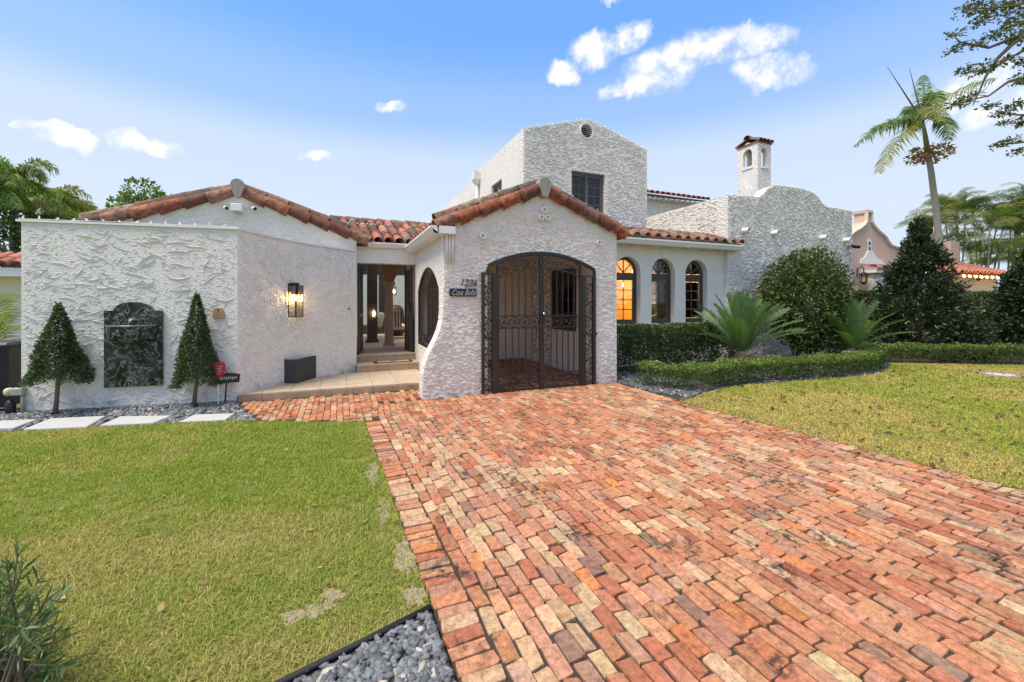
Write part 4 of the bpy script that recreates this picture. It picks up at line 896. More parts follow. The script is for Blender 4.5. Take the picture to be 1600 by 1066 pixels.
def leaf(x0, x1, sgn):
    lf = MB().box((x0, YI-.025, .02), (x0+.045, YI+.025, ztop(x0)-.02)).box((x1-.045, YI-.025, .02), (x1, YI+.025, ztop(x1)-.02)).build('gate_leaf', M['iron'], gate)
    a, b = x0+.045, x1-.045
    for z in (zb0, zb1, zr0, zr1): bar(a, b, z-.012, z+.012, lf, 'rail')
    xs = np.linspace(a, b, 12)
    for f, nm in ((zin, 'arched_rail'), (lambda x: ztop(x)-.012, 'arched_rail')): MB().slab([[(x, f(x)-.014) for x in xs]+[(x, f(x)+.014) for x in xs[::-1]]], FXZ(YI-.016), .032).build(nm, M['iron'], lf)
    # scroll column next to the meeting stile, plain bars elsewhere
    s0, s1 = (b-.16, b) if sgn < 0 else (a, a+.16); xc = (s0+s1)/2
    for (z0, z1) in ((zb1, zr0), (zr1, zin(xc))):
        k = max(1, round((z1-z0)/.29)); hh = (z1-z0)/k
        for i in range(k): inst('scroll', SCR, lf, at(xc, z0+hh*(i+.5), 1 if i % 2 else -1, 1, 1) @ Matrix.Diagonal((1, 1, hh/.30, 1)))
    edge = s0 if sgn < 0 else s1
    bl = np.linspace(a, edge, 6)[1:] if sgn < 0 else np.linspace(edge, b, 6)[:-1]
    for x in bl:
        bar(x-.0085, x+.0085, zb1+.012, zr0-.012, lf, 'bar', .0085); bar(x-.0085, x+.0085, zr1+.012, zin(x)-.01, lf, 'bar', .0085)
    for i in range(4):
        x = a+(b-a)*(i+.5)/4
        inst('rosette', RING2, lf, at(x, (zb0+zb1)/2, 1, 1, 1.2)); inst('rosette', RING2, lf, at(x, (zr0+zr1)/2, 1, 1, min(1.2, (zr1-zr0)*.42/.085))); inst('rosette', RING2, lf, at(x, (ztop(x)+zin(x))/2-.005, 1, 1, 1.12))
        for zz_, hh in (((zb0+zb1)/2, zb1-zb0), ((zr0+zr1)/2, zr1-zr0)):
            if i: xx = a+(b-a)*i/4; MB().tube([(xx-.012, YI, zz_-hh*.4), (xx+.010, YI, zz_), (xx-.012, YI, zz_+hh*.4)], .006, 4).build('stem', M['iron'], lf)
    return lf
leaf(XM1+.004, XC-.002, -1); lfr_ = leaf(XC+.002, XN0-.004, 1)
MB().lathe([(.010, 0), (.028, .008), (.030, .03), (.012, .045)], (0, 0, 0), 12).build('knob', M['chrome'], lfr_, True, Matrix.Translation((XC+.03, YI-.03, 1.47)) @ Matrix.Rotation(R(90), 4, 'X'))
MB().box((XC+.006, YI-.05, 1.30), (XC+.06, YI-.026, 1.42)).build('lock_plate', M['iron'], lfr_)
for (x0, x1, z1) in ((XM0, XM1, 2.24), (XN0, XN1, 2.24)): MB().box((x0, YI-.035, .005), (x1, YI+.035, z1)).build('post', M['iron'], gate)
for (x0, x1) in ((gx0-.03, gx0+.025), (gx1-.03, gx1+.025)): MB().box((x0, YI-.02, 2.2), (x1, YI+.02, ztop((x0+x1)/2))).build('upper_post', M['iron'], gate)
xs = np.linspace(gx0, gx1, 26); MB().slab([[(x, ztop(x)-.005) for x in xs]+[(x, ztop(x)+.05) for x in xs[::-1]]], FXZ(YI-.03), .06).build('arch_bar', M['iron'], gate)
for (x0, x1, o0, o1) in ((XO1, XM0, XO0, XO1), (XN1, XQ0, XQ0, XQ1)):
    sp = MB().box((o0, YI-.03, .005), (o1, YI+.028, 2.21)).box((min(o0, x0)-.0, YI-.028, 2.215), (max(o1, x1), YI+.026, 2.245)).build('side_panel', M['iron'], gate)
    for z in (.06, 1.02): MB().box((x0+.002, YI-.015, z), (x1-.002, YI+.015, z+.025)).build('rail', M['iron'], sp)
    for i in range(7):
        z = .10+(2.1-.10)*(i+.5)/7
        inst('scroll', SCR, sp, at((x0+x1)/2, z, (1 if i % 2 else -1)*(x1-x0)/SCW*.95, 1))
MB().box((XQ1, YI-.02, 1.02), (XQ1+.04, YI+.02, 1.07)).build('hinge_pin', M['iron'], gate)
# iron grille in the garage side window
gr = thing('window_grille', (1.80, 9, .72), 'arched black iron grille in the side wall of the garage facing the entry', 'grille')
MB().slab([arch(7.805, 10.095, .705, 1.95, 2.435, 14), arch(7.86, 10.04, .765, 1.94, 2.38, 14)], FYZ(1.752), .04).build('frame', M['iron'], gr)
for y in np.linspace(7.98, 9.92, 15): MB().box((1.765, y-.008, .76), (1.781, y+.008, 1.95+.40*(1-((y-8.95)/1.12)**2))).build('bar', M['iron'], gr)
for z in (.95, 1.94): MB().box((1.760, 7.86, z), (1.786, 10.04, z+.03)).build('rail', M['iron'], gr)
for i in range(4): inst('scroll', SCR, gr, Matrix.Translation((1.762, 8.95, 1.1+.24*i)) @ Matrix.Rotation(R(90), 4, 'Z') @ Matrix.Diagonal((1.4, 1, .8, 1)))
for i in range(9): inst('rosette', RING2, gr, Matrix.Translation((1.77, 8.02+.235*i, .87)) @ Matrix.Rotation(R(90), 4, 'Z') @ Matrix.Diagonal((.8, 1, .8, 1)))
# ------------------------------------------------------------------ house number and name plate
def text_mesh(txt, size, mat, shear=.25, ext=.004):
    cu = bpy.data.curves.new('lettering', 'FONT'); cu.body = txt; cu.size = size; cu.shear = shear; cu.extrude = ext; cu.align_x = 'CENTER'; cu.align_y = 'CENTER'
    o = bpy.data.objects.new('lettering', cu); C.objects.link(o); dg = bpy.context.evaluated_depsgraph_get(); me = bpy.data.meshes.new_from_object(o.evaluated_get(dg))
    bpy.data.objects.remove(o); me.materials.append(M[mat]); return me
nb = PY(722, 449.5, YG); nc = PY(743.5, 463.5, YG); na = PY(702, 451, YG)
hn = thing('house_number_sign', ((na.x+nc.x)/2, YG-.03, nc.z), 'black name plate with script lettering and black numerals 1236 above it', 'sign')
MB().box((na.x, YG-.045, nc.z), (nc.x, YG-.025, na.z)).build('plate', M['black'], hn)
up = Matrix.Rotation(R(90), 4, 'X')
inst('numerals', text_mesh('1236', .185, 'black', .3, .006), hn, Matrix.Translation((PY(731, 444, YG).x, YG-.032, PY(731, 444.5, YG).z+.02)) @ up @ Matrix.Diagonal((.88, 1, 1, 1)))
inst('lettering', text_mesh('Casa Bella', .15, 'grey_plastic', .45, .002), hn, Matrix.Translation(((na.x+nc.x)/2, YG-.049, (na.z+nc.z)/2-.005)) @ up @ Matrix.Diagonal((.72, 1, 1, 1)))
# security camera and floodlight on the left gable
for (u, v, lab) in ((353.5, 326, 'small white bullet camera beside the gable floodlight, away from the entry'), (397, 327, 'small white bullet camera beside the gable floodlight, on the entry side')):
    p = PY(u, v, YL); c_ = thing('security_camera', (p.x, YL-.05, p.z), lab, 'camera')
    MB().lathe([(.035, 0), (.035, .02)], (0, 0, 0), 10).build('mount', M['trim'], c_, True, Matrix.Translation((p.x, YL-.012, p.z+.03)) @ Matrix.Rotation(R(90), 4, 'X'))
    MB().tube([(p.x-.03, YL-.02, p.z+.02), (p.x+.05, YL-.20, p.z-.03)], .042, 10).build('body', M['trim'], c_, 'auto'); MB().tube([(p.x+.05, YL-.2005, p.z-.03), (p.x+.054, YL-.209, p.z-.032)], .033, 10).build('lens', M['black'], c_)
p = PY(373.5, 331, YL); fl = thing('floodlight', (p.x, YL-.1, p.z), 'white box floodlight under the gable peak behind the garden wall', 'floodlight')
MB().cbox((p.x, YL-.14, p.z+.04), (.10, .13, .075), .01).build('housing', M['trim'], fl); MB().cbox((p.x+.03, YL-.2, p.z-.06), (.06, .05, .028), .01).build('sensor', M['grey_plastic'], fl); MB().box((p.x-.03, YL-.03, p.z-.03), (p.x+.03, YL-.002, p.z+.05)).build('bracket', M['trim'], fl)
p = PY(1329, 386, YB); sp_ = thing('spotlight', (p.x, YB-.1, p.z), 'small dark twin-head spotlight at the parapet corner facing the pink house', 'spotlight')
MB().tube([(p.x-.2, YB-.004, p.z), (p.x-.2, YB-.12, p.z)], .03, 8).build('bracket', M['grey_plastic'], sp_)
for dx in (-.12, .08): MB().tube([(p.x+dx-.06, YB-.14, p.z+.01), (p.x+dx+.08, YB-.18, p.z-.02)], [.045, .06], 10).build('head', M['black'], sp_, 'auto')
# ------------------------------------------------------------------ ground
def sheet(name, poly, z, mat, kind='structure', parent=None, t=.03): return tag(MB().slab([poly], FXY(z-t), t).build(name, M[mat], parent), kind=kind)
xy = lambda u, v: tuple(G(u, v))[:2]
sheet('ground', [(-400, -400), (400, -400), (400, 400), (-400, 400)], -.06, 'lawn')
lt = [xy(u, v) for u, v in ((0, 677), (60, 671), (160, 666.5), (265, 662), (375, 657), (400, 658.5), (480, 660), (562, 660))]
xL = lambda y: .50-.036*(y-1.8)
xR = lambda y: 5.40+.075*max(0, 5-y)**1.15
ed = [(.47, 2.31), (.1, 2.20), (-.25, 2.10), (-1.0, 1.85), (-3.0, 1.2)]
lawnL = [(-16, 9.2)]+[(-16, 8.9), (-6, 8.05)]+lt+[(xL(y)-.005, y) for y in np.linspace(lt[-1][1], 2.33, 14)]+ed+[(-16, 0.5)]
sheet('lawn', lawnL, .0, 'lawn')
hedge_f = [xy(u, v) for u, v in ((1075, 625), (1100, 614), (1130, 607), (1170, 601), (1250, 595), (1330, 589), (1372, 584), (1385, 577), (1392, 570))]
far_e = [(14.1, 6.75), (17, 5.15), (22, 3.4), (30, 1.5)]
lawnR = [(xR(y)+.005, y) for y in np.linspace(-1.5, hedge_f[0][1], 16)]+hedge_f+far_e+[(30, -1.5)]
sheet('lawn', lawnR, .0, 'lawn')
bedL = [(-7, 8.25)]+[(-5.6, 8.0)]+lt[:6]+[xy(390, 649), xy(378, 640), (-1.62, 8.38), (-1.7, 8.7), (-4.4, 9.1), (-7, 9.2)]
sheet('gravel_bed', bedL, -.004, 'soil')
bedC = ed+[(-3, -.5), (.55, -.5)]
sheet('gravel_bed', bedC, -.004, 'soil')
bedR = [(5.44, 7.33), (5.41, 6.2), (xR(5.7)+.01, 5.75)]+hedge_f+far_e+[(30, 12), (16.7, 9.3), (10.6, 9.1), (5.46, 9.1)]
sheet('planting_bed', bedR, -.004, 'soil')
def blob(cx_, cy_, rx, ry, seed):
    g = random.Random(seed); ph = [g.uniform(0, 6.28) for _ in range(4)]
    return [(cx_+rx*math.cos(t)*(1+.28*math.sin(2*t+ph[0])+.2*math.sin(5*t+ph[1])+.14*math.sin(11*t+ph[2])+.08*math.sin(23*t+ph[3])), cy_+ry*math.sin(t)*(1+.28*math.sin(2*t+ph[0])+.2*math.sin(5*t+ph[1])+.14*math.sin(11*t+ph[2])+.08*math.sin(23*t+ph[3]))) for t in np.linspace(0, 2*math.pi, 61)[:-1]]
bq = G(480, 958); bq2 = G(520, 945)
dirtp = [blob(.31, 4.35, .05, .36, 1), blob(.34, 3.55, .05, .2, 2), blob(.40, 2.85, .05, .25, 3), blob(bq.x, bq.y, .10, .07, 4), blob(bq.x+.12, bq.y+.10, .07, .05, 5), blob(.40, 2.45, .05, .10, 7)]
for k, q in enumerate(dirtp): sheet('dirt_patch', q, .0042, 'sand', t=.004)
ebar = MB().tube([(x, y, .012) for x, y in ed], .016, 8).build('lawn_edging', M['black'], None, True); tag(ebar, 'black plastic edging strip between lawn and loose gravel', 'edging')
eb2 = MB().tube([(x+.03, y+.03, .012) for x, y in hedge_f]+[(x, y+.03, .012) for x, y in far_e], .016, 8).build('lawn_edging', M['black'], None, True); tag(eb2, 'black plastic edging strip along the foot of the low hedges', 'edging')
# ------------------------------------------------------------------ brick driveway
drive = sheet('driveway', [(xL(-.5), -.5), (xR(-.5), -.5)]+[(xR(y), y) for y in np.linspace(0, 5.7, 10)]+[(5.42, 7.3), (5.2, 7.36), (5.2, 11.7), (2.0, 11.7), (2.0, 7.36), (1.4, 7.34), (1.72, 8.27), (-1.58, 8.35)]+[xy(378, 641), xy(390, 650), xy(402, 658)]+lt[6:]+[(xL(y), y) for y in np.linspace(6.3, 0, 8)], -.012, 'soil')
PAL = [((.56, .235, .13), 30), ((.63, .30, .175), 22), ((.47, .155, .085), 14), ((.66, .44, .27), 11), ((.55, .27, .18), 13), ((.44, .25, .18), 6), ((.66, .235, .09), 6), ((.30, .19, .15), 2), ((.60, .40, .27), 8)]
pc = np.array([c for c, _ in PAL]); pw_ = np.array([w for _, w in PAL], float); pw_ /= pw_.sum()
bricks = []      # (x, y, half_len, half_wid, angle, ...)
walk = [(-1.58, 8.33), (.5, 8.28), (1.70, 8.26), (1.36, 7.34), (.62, 7.31), (.62, lt[-1][1]+.02), (.33, lt[-1][1]+.02)]+lt[5:7][::-1]+[xy(390, 650), xy(378, 641)]
BW, BL = .0915, .194
cols = int((11.9+2)/BW)
def fan(x, y):
    if y > 7.3 or x < .4: return x
    k = min(1, (7.3-y)/.8); X = xL(y)+(x-.40)/5.0*(xR(y)-xL(y)); return x+(X-x)*k
for c in range(-24, 58):
    x0 = .61+c*BW; off = (c % 2)*BL/2+random.uniform(-.03, .03)
    y = -.5+off
    while y < 11.75:
        L_ = BL if random.random() > .07 else BL*random.choice((.55, 1.02, .8))
        xc, yc = x0+BW/2, y+L_/2; y += L_
        ok = (c >= 0 and xc < 5.21 and yc < 7.32 and yc > -.4) or (2.0 < xc < 5.17 and 7.32 <= yc < 11.6)
        if not ok and xc < 1.72 and yc > 6.4:
            ok = bool(pip(np.array([[xc, yc], [xc-.03, yc-.07], [xc+.03, yc+.07]]), walk).all())
        if ok: bricks.append((fan(xc, yc), yc, L_/2-.004, BW/2-.0035, math.pi/2+random.gauss(0, .012)))
y = -.45
while y < 7.25:
    if y < lt[-1][1]-.05: bricks.append((xL(y)+.102+random.gauss(0, .004), y+BW/2, .0985, BW/2-.004, random.gauss(0, .02)))
    bricks.append((xR(y)-.100 if y < 5.5 else 5.30, y+BW/2, .098, BW/2-.004, random.gauss(0, .02))); y += BW
N = len(bricks); ci = RNG.choice(len(pc), N, p=pw_)
bx = np.array([b[:2] for b in bricks])
def vnoise(P_, sc, seed):
    g = np.random.default_rng(seed).random((64, 64)); q = P_*sc; i = np.floor(q).astype(int); f = q-i; f = f*f*(3-2*f)
    a = g[i[:, 0] % 64, i[:, 1] % 64]; b = g[(i[:, 0]+1) % 64, i[:, 1] % 64]; c = g[i[:, 0] % 64, (i[:, 1]+1) % 64]; d = g[(i[:, 0]+1) % 64, (i[:, 1]+1) % 64]
    return (a*(1-f[:, 0])+b*f[:, 0])*(1-f[:, 1])+(c*(1-f[:, 0])+d*f[:, 0])*f[:, 1]
# pale and reddish drifts across the paving
dr = vnoise(bx+40, .9, 5)*.6+vnoise(bx+40, 2.1, 6)*.4
pal_i = 3; sw = (dr > .60) & (RNG.random(N) < .45); ci[sw] = RNG.choice([3, 8, 4], sw.sum()); sw = (dr < .38) & (RNG.random(N) < .4); ci[sw] = RNG.choice([0, 2, 1], sw.sum())
bc_ = np.array([.90, .91, .87])*(.84*pc[ci]+.16*np.array([.56, .32, .21]))*(1+RNG.normal(0, .09, (N, 1)))*(1+RNG.normal(0, .03, (N, 3)))
def brick_geo(hl, hw, g):
    # octagonal worn outline, bevelled top, slightly uneven
    c = .003+.012*g.random(4)**1.5; o = [(-hl, -hw+c[0]), (-hl+c[0], -hw), (hl-c[1], -hw), (hl, -hw+c[1]), (hl, hw-c[2]), (hl-c[2], hw), (-hl+c[3], hw), (-hl, hw-c[3])]
    o = [(x+g.normal(0, .0042), y_+g.normal(0, .0032)) for x, y_ in o]; tz = g.normal(0, .0035, 2)
    V = []
    for (k, z) in ((.93, .0022), (.985, .0), (1, -.005), (1, -.03)):
        e = (1-k)*hw
        V += [(x-math.copysign(min(e, abs(x)), x), y_-math.copysign(min(e, abs(y_)), y_), z+(tz[0]*x/hl+tz[1]*y_/hw if z > -.02 else 0)) for x, y_ in o]
    F = [tuple(range(8))]+[(r*8+k, (r+1)*8+k, (r+1)*8+(k+1) % 8, r*8+(k+1) % 8) for r in range(3) for k in range(8)]
    return np.array(V), F
dep = bx[:, 0]*math.sin(TH)+bx[:, 1]*math.cos(TH); lat = bx[:, 0]*math.cos(TH)-bx[:, 1]*math.sin(TH)
pu = np.where(dep > .2, 800+FPX*lat/np.maximum(dep, .2), -1); pv = np.where(dep > .2, HY+FPX*HC/np.maximum(dep, .2), -1)
vis = (pu > -20) & (pu < 1620) & (pv < 1080) & (pv > 0); order = np.argsort(np.where(vis, dep, 99)); top300 = set(order[:300].tolist())
JV, JF, JC, nv = [], [], [], 0; gb = np.random.default_rng(99)
for i, (x, y, hl, hw, an) in enumerate(bricks):
    V, F = brick_geo(hl, hw, gb); ca, sa = math.cos(an), math.sin(an); z = gb.normal(0, .0025)
    Vr = np.stack([V[:, 0]*ca-V[:, 1]*sa, V[:, 0]*sa+V[:, 1]*ca, V[:, 2]+z], 1)
    if i in top300:
        me = bpy.data.meshes.new('brick'); me.from_pydata(Vr.tolist(), [], F); me.materials.append(M['brick'])
        a = me.color_attributes.new('Col', 'FLOAT_COLOR', 'POINT'); a.data.foreach_set('color', np.tile(np.append(bc_[i], 1).astype(np.float32), len(V)))
        inst('brick', me, drive, Matrix.Translation((x, y, 0)))
    else:
        JV.append(Vr+np.array([x, y, 0])); JF += [tuple(k+nv for k in f) for f in F]; JC.append(np.tile(np.append(bc_[i], 1), (len(V), 1))); nv += len(V)
me = bpy.data.meshes.new('brick_field'); me.from_pydata(np.concatenate(JV).tolist(), [], JF); me.materials.append(M['brick'])
a = me.color_attributes.new('Col', 'FLOAT_COLOR', 'POINT'); a.data.foreach_set('color', np.concatenate(JC).astype(np.float32).ravel())
tag(link(bpy.data.objects.new('brick_field', me), drive), kind='stuff')
# ------------------------------------------------------------------ stepping stones
stones = [[(-6, 693), (-6, 662), (58, 655.5), (22, 669)], [(36, 671.5), (78, 654.5), (165, 650.5), (136, 667)], [(156, 665), (188, 651), (267, 650), (240, 661)], [(280, 659.5), (303, 648.5), (366, 646.5), (352, 656.5)]]
for i, q in enumerate(stones):
    c = [G(u, v, .03) for u, v in q]
    if i == 0: c[0] = c[3]+(G(*stones[1][0], .03)-G(*stones[1][3], .03)); c[1] = c[2]+(G(*stones[1][1], .03)-G(*stones[1][2], .03))
    b = MB(); n = len(c); ct2 = sum(c, Vector())/4
    b.v = [tuple(ct2+(p-ct2)*.97+Vector((0, 0, .008))) for p in c]+[tuple(p) for p in c]+[(p.x, p.y, -.02) for p in c]
    b.f = [(0, 1, 2, 3)]+[(r*4+k, r*4+4+k, r*4+4+(k+1) % 4, r*4+(k+1) % 4) for r in (0, 1) for k in range(4)]
    o = b.build('stepping_stone', M['concrete']); tag(o, ['pale concrete stepping stone by the bin end of the gravel bed', 'pale concrete stepping stone below the topiary nearest the bin', 'pale concrete stepping stone below the marble fountain', 'pale concrete stepping stone closest to the brick walk'][i], 'stepping stone', 'stepping stones along the gravel bed')
# ------------------------------------------------------------------ loose rock
def rocks(name, poly, n, size, label, seed, avoid=(), zs=.0, mound=None, dk=.8):
    g = np.random.default_rng(seed); P_ = np.array(poly); lo, hi = P_.min(0), P_.max(0); pts = lo+(hi-lo)*g.random((n, 2)); k = pip(pts, poly)
    for a in avoid: k &= ~pip(pts, a)
    pts = pts[k]; n = len(pts); s = size*(.55+.8*g.random((n, 1, 1))); cube = np.array([(x, y, z) for z in (-1, 1) for y in (-1, 1) for x in (-1, 1)], float)
    V = cube[None]*np.array([1, .75, .6])*s*.5*(1+g.normal(0, .28, (n, 8, 3)))
    an = g.random(n)*6.28; tl = g.normal(0, .6, n); ca, sa, cb, sb = np.cos(an), np.sin(an), np.cos(tl), np.sin(tl)
    Rz = np.zeros((n, 3, 3)); Rz[:, 0, 0] = ca; Rz[:, 0, 1] = -sa; Rz[:, 1, 0] = sa; Rz[:, 1, 1] = ca; Rz[:, 2, 2] = 1
    Rx = np.zeros((n, 3, 3)); Rx[:, 0, 0] = 1; Rx[:, 1, 1] = cb; Rx[:, 1, 2] = -sb; Rx[:, 2, 1] = sb; Rx[:, 2, 2] = cb
    V = np.einsum('nij,nkj->nki', Rz @ Rx, V); z = zs+size*.25*g.random(n)+(mound(pts) if mound else 0)
    V += np.concatenate([pts, z[:, None]], 1)[:, None]
    q = np.array([(0, 2, 3, 1), (4, 5, 7, 6), (0, 1, 5, 4), (1, 3, 7, 5), (3, 2, 6, 7), (2, 0, 4, 6)]); F = (q[None]+8*np.arange(n)[:, None, None]).reshape(-1, 4)
    sh = dk*(.10+.17*g.random((n, 1)))*np.array([[.93, .99, 1.06]]); pale = g.random(n) < .09; sh[pale] = np.array([.42, .38, .32])*(.7+.5*g.random((pale.sum(), 1)))
    o = link(bpy.data.objects.new(name, np_mesh(name, V.reshape(-1, 3), F, M['rock'], np.repeat(sh, 8, 0)))); return tag(o, label, 'gravel', kind='stuff')
stq = [[tuple(G(u, v))[:2] for u, v in q] for q in stones]
rocks('gravel', bedL, 9000, .045, 'blue-grey crushed stone between the garden wall and stepping stones', 31, stq, 0)
rocks('gravel', [(-1.2, 1.75), (-.25, 2.08), (.1, 2.18), (.455, 2.285), (.50, 1.0), (-1, 1.0)], 7000, .030, 'loose grey gravel patch between the lawn edging and brick driveway', 32, (), 0)
rocks('gravel', [(5.43, 7.33), (5.43, 6.3), (5.7, 5.8)]+hedge_f[:3]+[(7, 7.5), (6.2, 8.8), (5.47, 8.9)], 3500, .04, 'grey stone mulch at the foot of the hedges by the garage corner', 33, dk=.6)
rocks('gravel', hedge_f[3:]+[(14.1, 6.9), (12.5, 7.3), (8, 7.3)], 4000, .05, 'grey stone mulch behind the curved low hedge', 34, dk=.45)
# ------------------------------------------------------------------ grass
def grass(name, poly, dens, h, wd, seed, label, mixtan, bald=(), tint=(1, 1, 1)):
    g = np.random.default_rng(seed); P_ = np.array(poly); lo, hi = np.maximum(P_.min(0), (-9, .2)), np.minimum(P_.max(0), (20, 9))
    out = []
    for k in range(8):
        n = int(dens*np.prod(hi-lo)/8); p = lo+(hi-lo)*g.random((n, 2)); dp = p[:, 0]*math.sin(TH)+p[:, 1]*math.cos(TH); lt_ = p[:, 0]*math.cos(TH)-p[:, 1]*math.sin(TH)
        keep = pip(p, poly) & (g.random(n) < np.clip((3.0/np.maximum(dp, .5))**1.35, .06, 1)) & (dp > .5) & (np.abs(lt_) < dp*1.5+1.2)
        bar_ = vnoise(p+70, 3.1, seed+2)*.6+vnoise(p+70, 9, seed+3)*.4; keep &= (bar_ > .30) | (g.random(n) < .35)
        for q in bald: keep &= ~(pip(p, q) & (g.random(n) < .66))
        out.append(p[keep])
    p = np.concatenate(out); n = len(p); dp = p[:, 0]*math.sin(TH)+p[:, 1]*math.cos(TH)
    sc = np.clip(dp/3.0, 1, 3.2)**.75; hh = h*(.45+.9*g.random(n))*(.75+.5*vnoise(p, 2.5, seed+5))*np.minimum(sc, 1.25); ww = wd*(.7+.6*g.random(n))*sc
    a = g.random(n)*6.283; ln_a = a+g.normal(1.57, .5, n); lean = np.abs(g.normal(.75, .45, n))*hh
    b0 = np.stack([p[:, 0]-np.cos(a)*ww/2, p[:, 1]-np.sin(a)*ww/2, np.zeros(n)], 1); b1 = np.stack([p[:, 0]+np.cos(a)*ww/2, p[:, 1]+np.sin(a)*ww/2, np.zeros(n)], 1)
    mx, my = np.cos(ln_a), np.sin(ln_a); m0 = (b0+b1)/2+np.stack([mx*lean*.35, my*lean*.35, hh*.65], 1); sd = np.stack([np.cos(a), np.sin(a), np.zeros(n)], 1)*(ww*.42)[:, None]
    tip = (b0+b1)/2+np.stack([mx*lean*1.1, my*lean*1.1, hh*.85], 1)
    V = np.stack([b0, b1, m0-sd, m0+sd, tip], 1).reshape(-1, 3); i5 = 5*np.arange(n)[:, None]
    F = np.concatenate([i5+np.array([[0, 1, 3]]), i5+np.array([[0, 3, 2]]), i5+np.array([[2, 3, 4]])], 0)
    ptch = vnoise(p+30, .75, seed+7)*.5+vnoise(p+30, 2.3, seed+8)*.3+vnoise(p+30, 7, seed+9)*.2
    tan = (g.random(n) < np.clip(mixtan+(ptch-.5)*3.4, .04, .92))
    gr_ = np.array([.25, .315, .055])*(.65+.7*g.random((n, 1)))*(1+g.normal(0, .08, (n, 3))); tn = np.array([.45, .40, .16])*(.6+.6*g.random((n, 1)))
    col = np.where(tan[:, None], tn, gr_)*np.array(tint)
    o = link(bpy.data.objects.new(name, np_mesh(name, V, F, M['grass'], np.repeat(col, 5, 0)))); return tag(o, label, 'grass', kind='stuff')
grass('grass', lawnL, 15000, .026, .0042, 41, 'short green and tan mown grass of the lawn below the stepping stones', .31, dirtp, (1.10, 1.08, .95))
grass('grass', lawnR, 11000, .020, .0045, 42, 'short yellow-green mown grass of the lawn below the low hedges', .74, (), (1.38, 1.22, 1.08))
# fallen leaves on the lawns and paving
def litter(n, poly, col, label, seed, size=.05):
    g = np.random.default_rng(seed); P_ = np.array(poly); lo, hi = P_.min(0), P_.max(0); p = lo+(hi-lo)*g.random((n, 2)); p = p[pip(p, poly)]; n = len(p); a = g.random(n)*6.28; s = size*(.5+.8*g.random(n))
    d = np.stack([np.cos(a), np.sin(a), g.normal(0, .25, n)], 1); w = np.stack([-np.sin(a), np.cos(a), g.normal(0, .35, n)], 1); c = np.concatenate([p, np.full((n, 1), .03)], 1)
    V = np.stack([c-d*s[:, None]*.5, c+w*s[:, None]*.24, c+d*s[:, None]*.5, c-w*s[:, None]*.24+np.array([0, 0, .006])], 1).reshape(-1, 3); F = (np.array([[0, 1, 2], [0, 2, 3]])[None]+4*np.arange(n)[:, None, None]).reshape(-1, 3)
    cc = np.array(col)*(.5+.9*g.random((n, 1))); o = link(bpy.data.objects.new('fallen_leaves', np_mesh('fallen_leaves', V, F, M['leaf'], np.repeat(cc, 4, 0)))); return tag(o, label, 'leaves', kind='stuff')
litter(1000, [(5.6, 1.0), (14, 1.0), (15, 5.8), (7.2, 6.2), (5.6, 5.4)], (.10, .06, .03), 'small brown leaves strewn over the lawn below the low hedges', 51, .075)
litter(130, [(-4, 1.6), (.2, 2.3), (.2, 6.4), (-4, 7.2)], (.42, .28, .16), 'dry tan leaves strewn over the lawn below the stepping stones', 52, .05)
litter(260, [(5.3, 1.5), (5.75, 1.5), (5.6, 5.6), (5.3, 5.6)], (.38, .27, .17), 'dry leaves gathered where the driveway meets the hedged lawn', 53, .05)
# ------------------------------------------------------------------ foliage helpers
def unit(a): return a/np.maximum(np.linalg.norm(a, axis=-1, keepdims=True), 1e-9)
def leaves(name, parent, P_, D, s, ratio, mat, col, g, fold=.22, kind=None):
    n = len(P_); D = unit(D); up = unit(g.normal(0, 1, (n, 3))+np.array([0, 0, .8])); sd = unit(np.cross(D, up)); nr = np.cross(sd, D); s = np.asarray(s)[:, None]; w = s*ratio*.5
    mid = P_+D*s*.48; V = np.stack([P_, mid+sd*w+nr*w*fold*2, P_+D*s-nr*s*.08, mid-sd*w+nr*w*fold*2], 1).reshape(-1, 3)
    F = (np.array([[0, 1, 2], [0, 2, 3]])[None]+4*np.arange(n)[:, None, None]).reshape(-1, 3)
    o = link(bpy.data.objects.new(name, np_mesh(name, V, F, M[mat], np.repeat(np.clip(col, .002, 1), 4, 0))), parent)
    if kind: o['kind'] = kind
    return o
def lcol(g, n, base, v=.35, alt=None, pa=.0):
    c = np.array(base)*(1-v+2*v*g.random((n, 1)))*(1+g.normal(0, .07, (n, 3)))
    if alt is not None: k = g.random(n) < pa; c[k] = np.array(alt)*(.7+.6*g.random((k.sum(), 1)))
    return c
def sph(g, n): return unit(g.normal(0, 1, (n, 3)))
def lump(g, D, k=9, amp=.2):
    c = sph(g, k); a = g.normal(0, amp, k); return 1+(a*np.exp(-4*(1-np.clip(D @ c.T, -1, 1)))).sum(1)
def at_depth(u, v, d): return Vector((0, 0, HC))+ray(u, v)*d
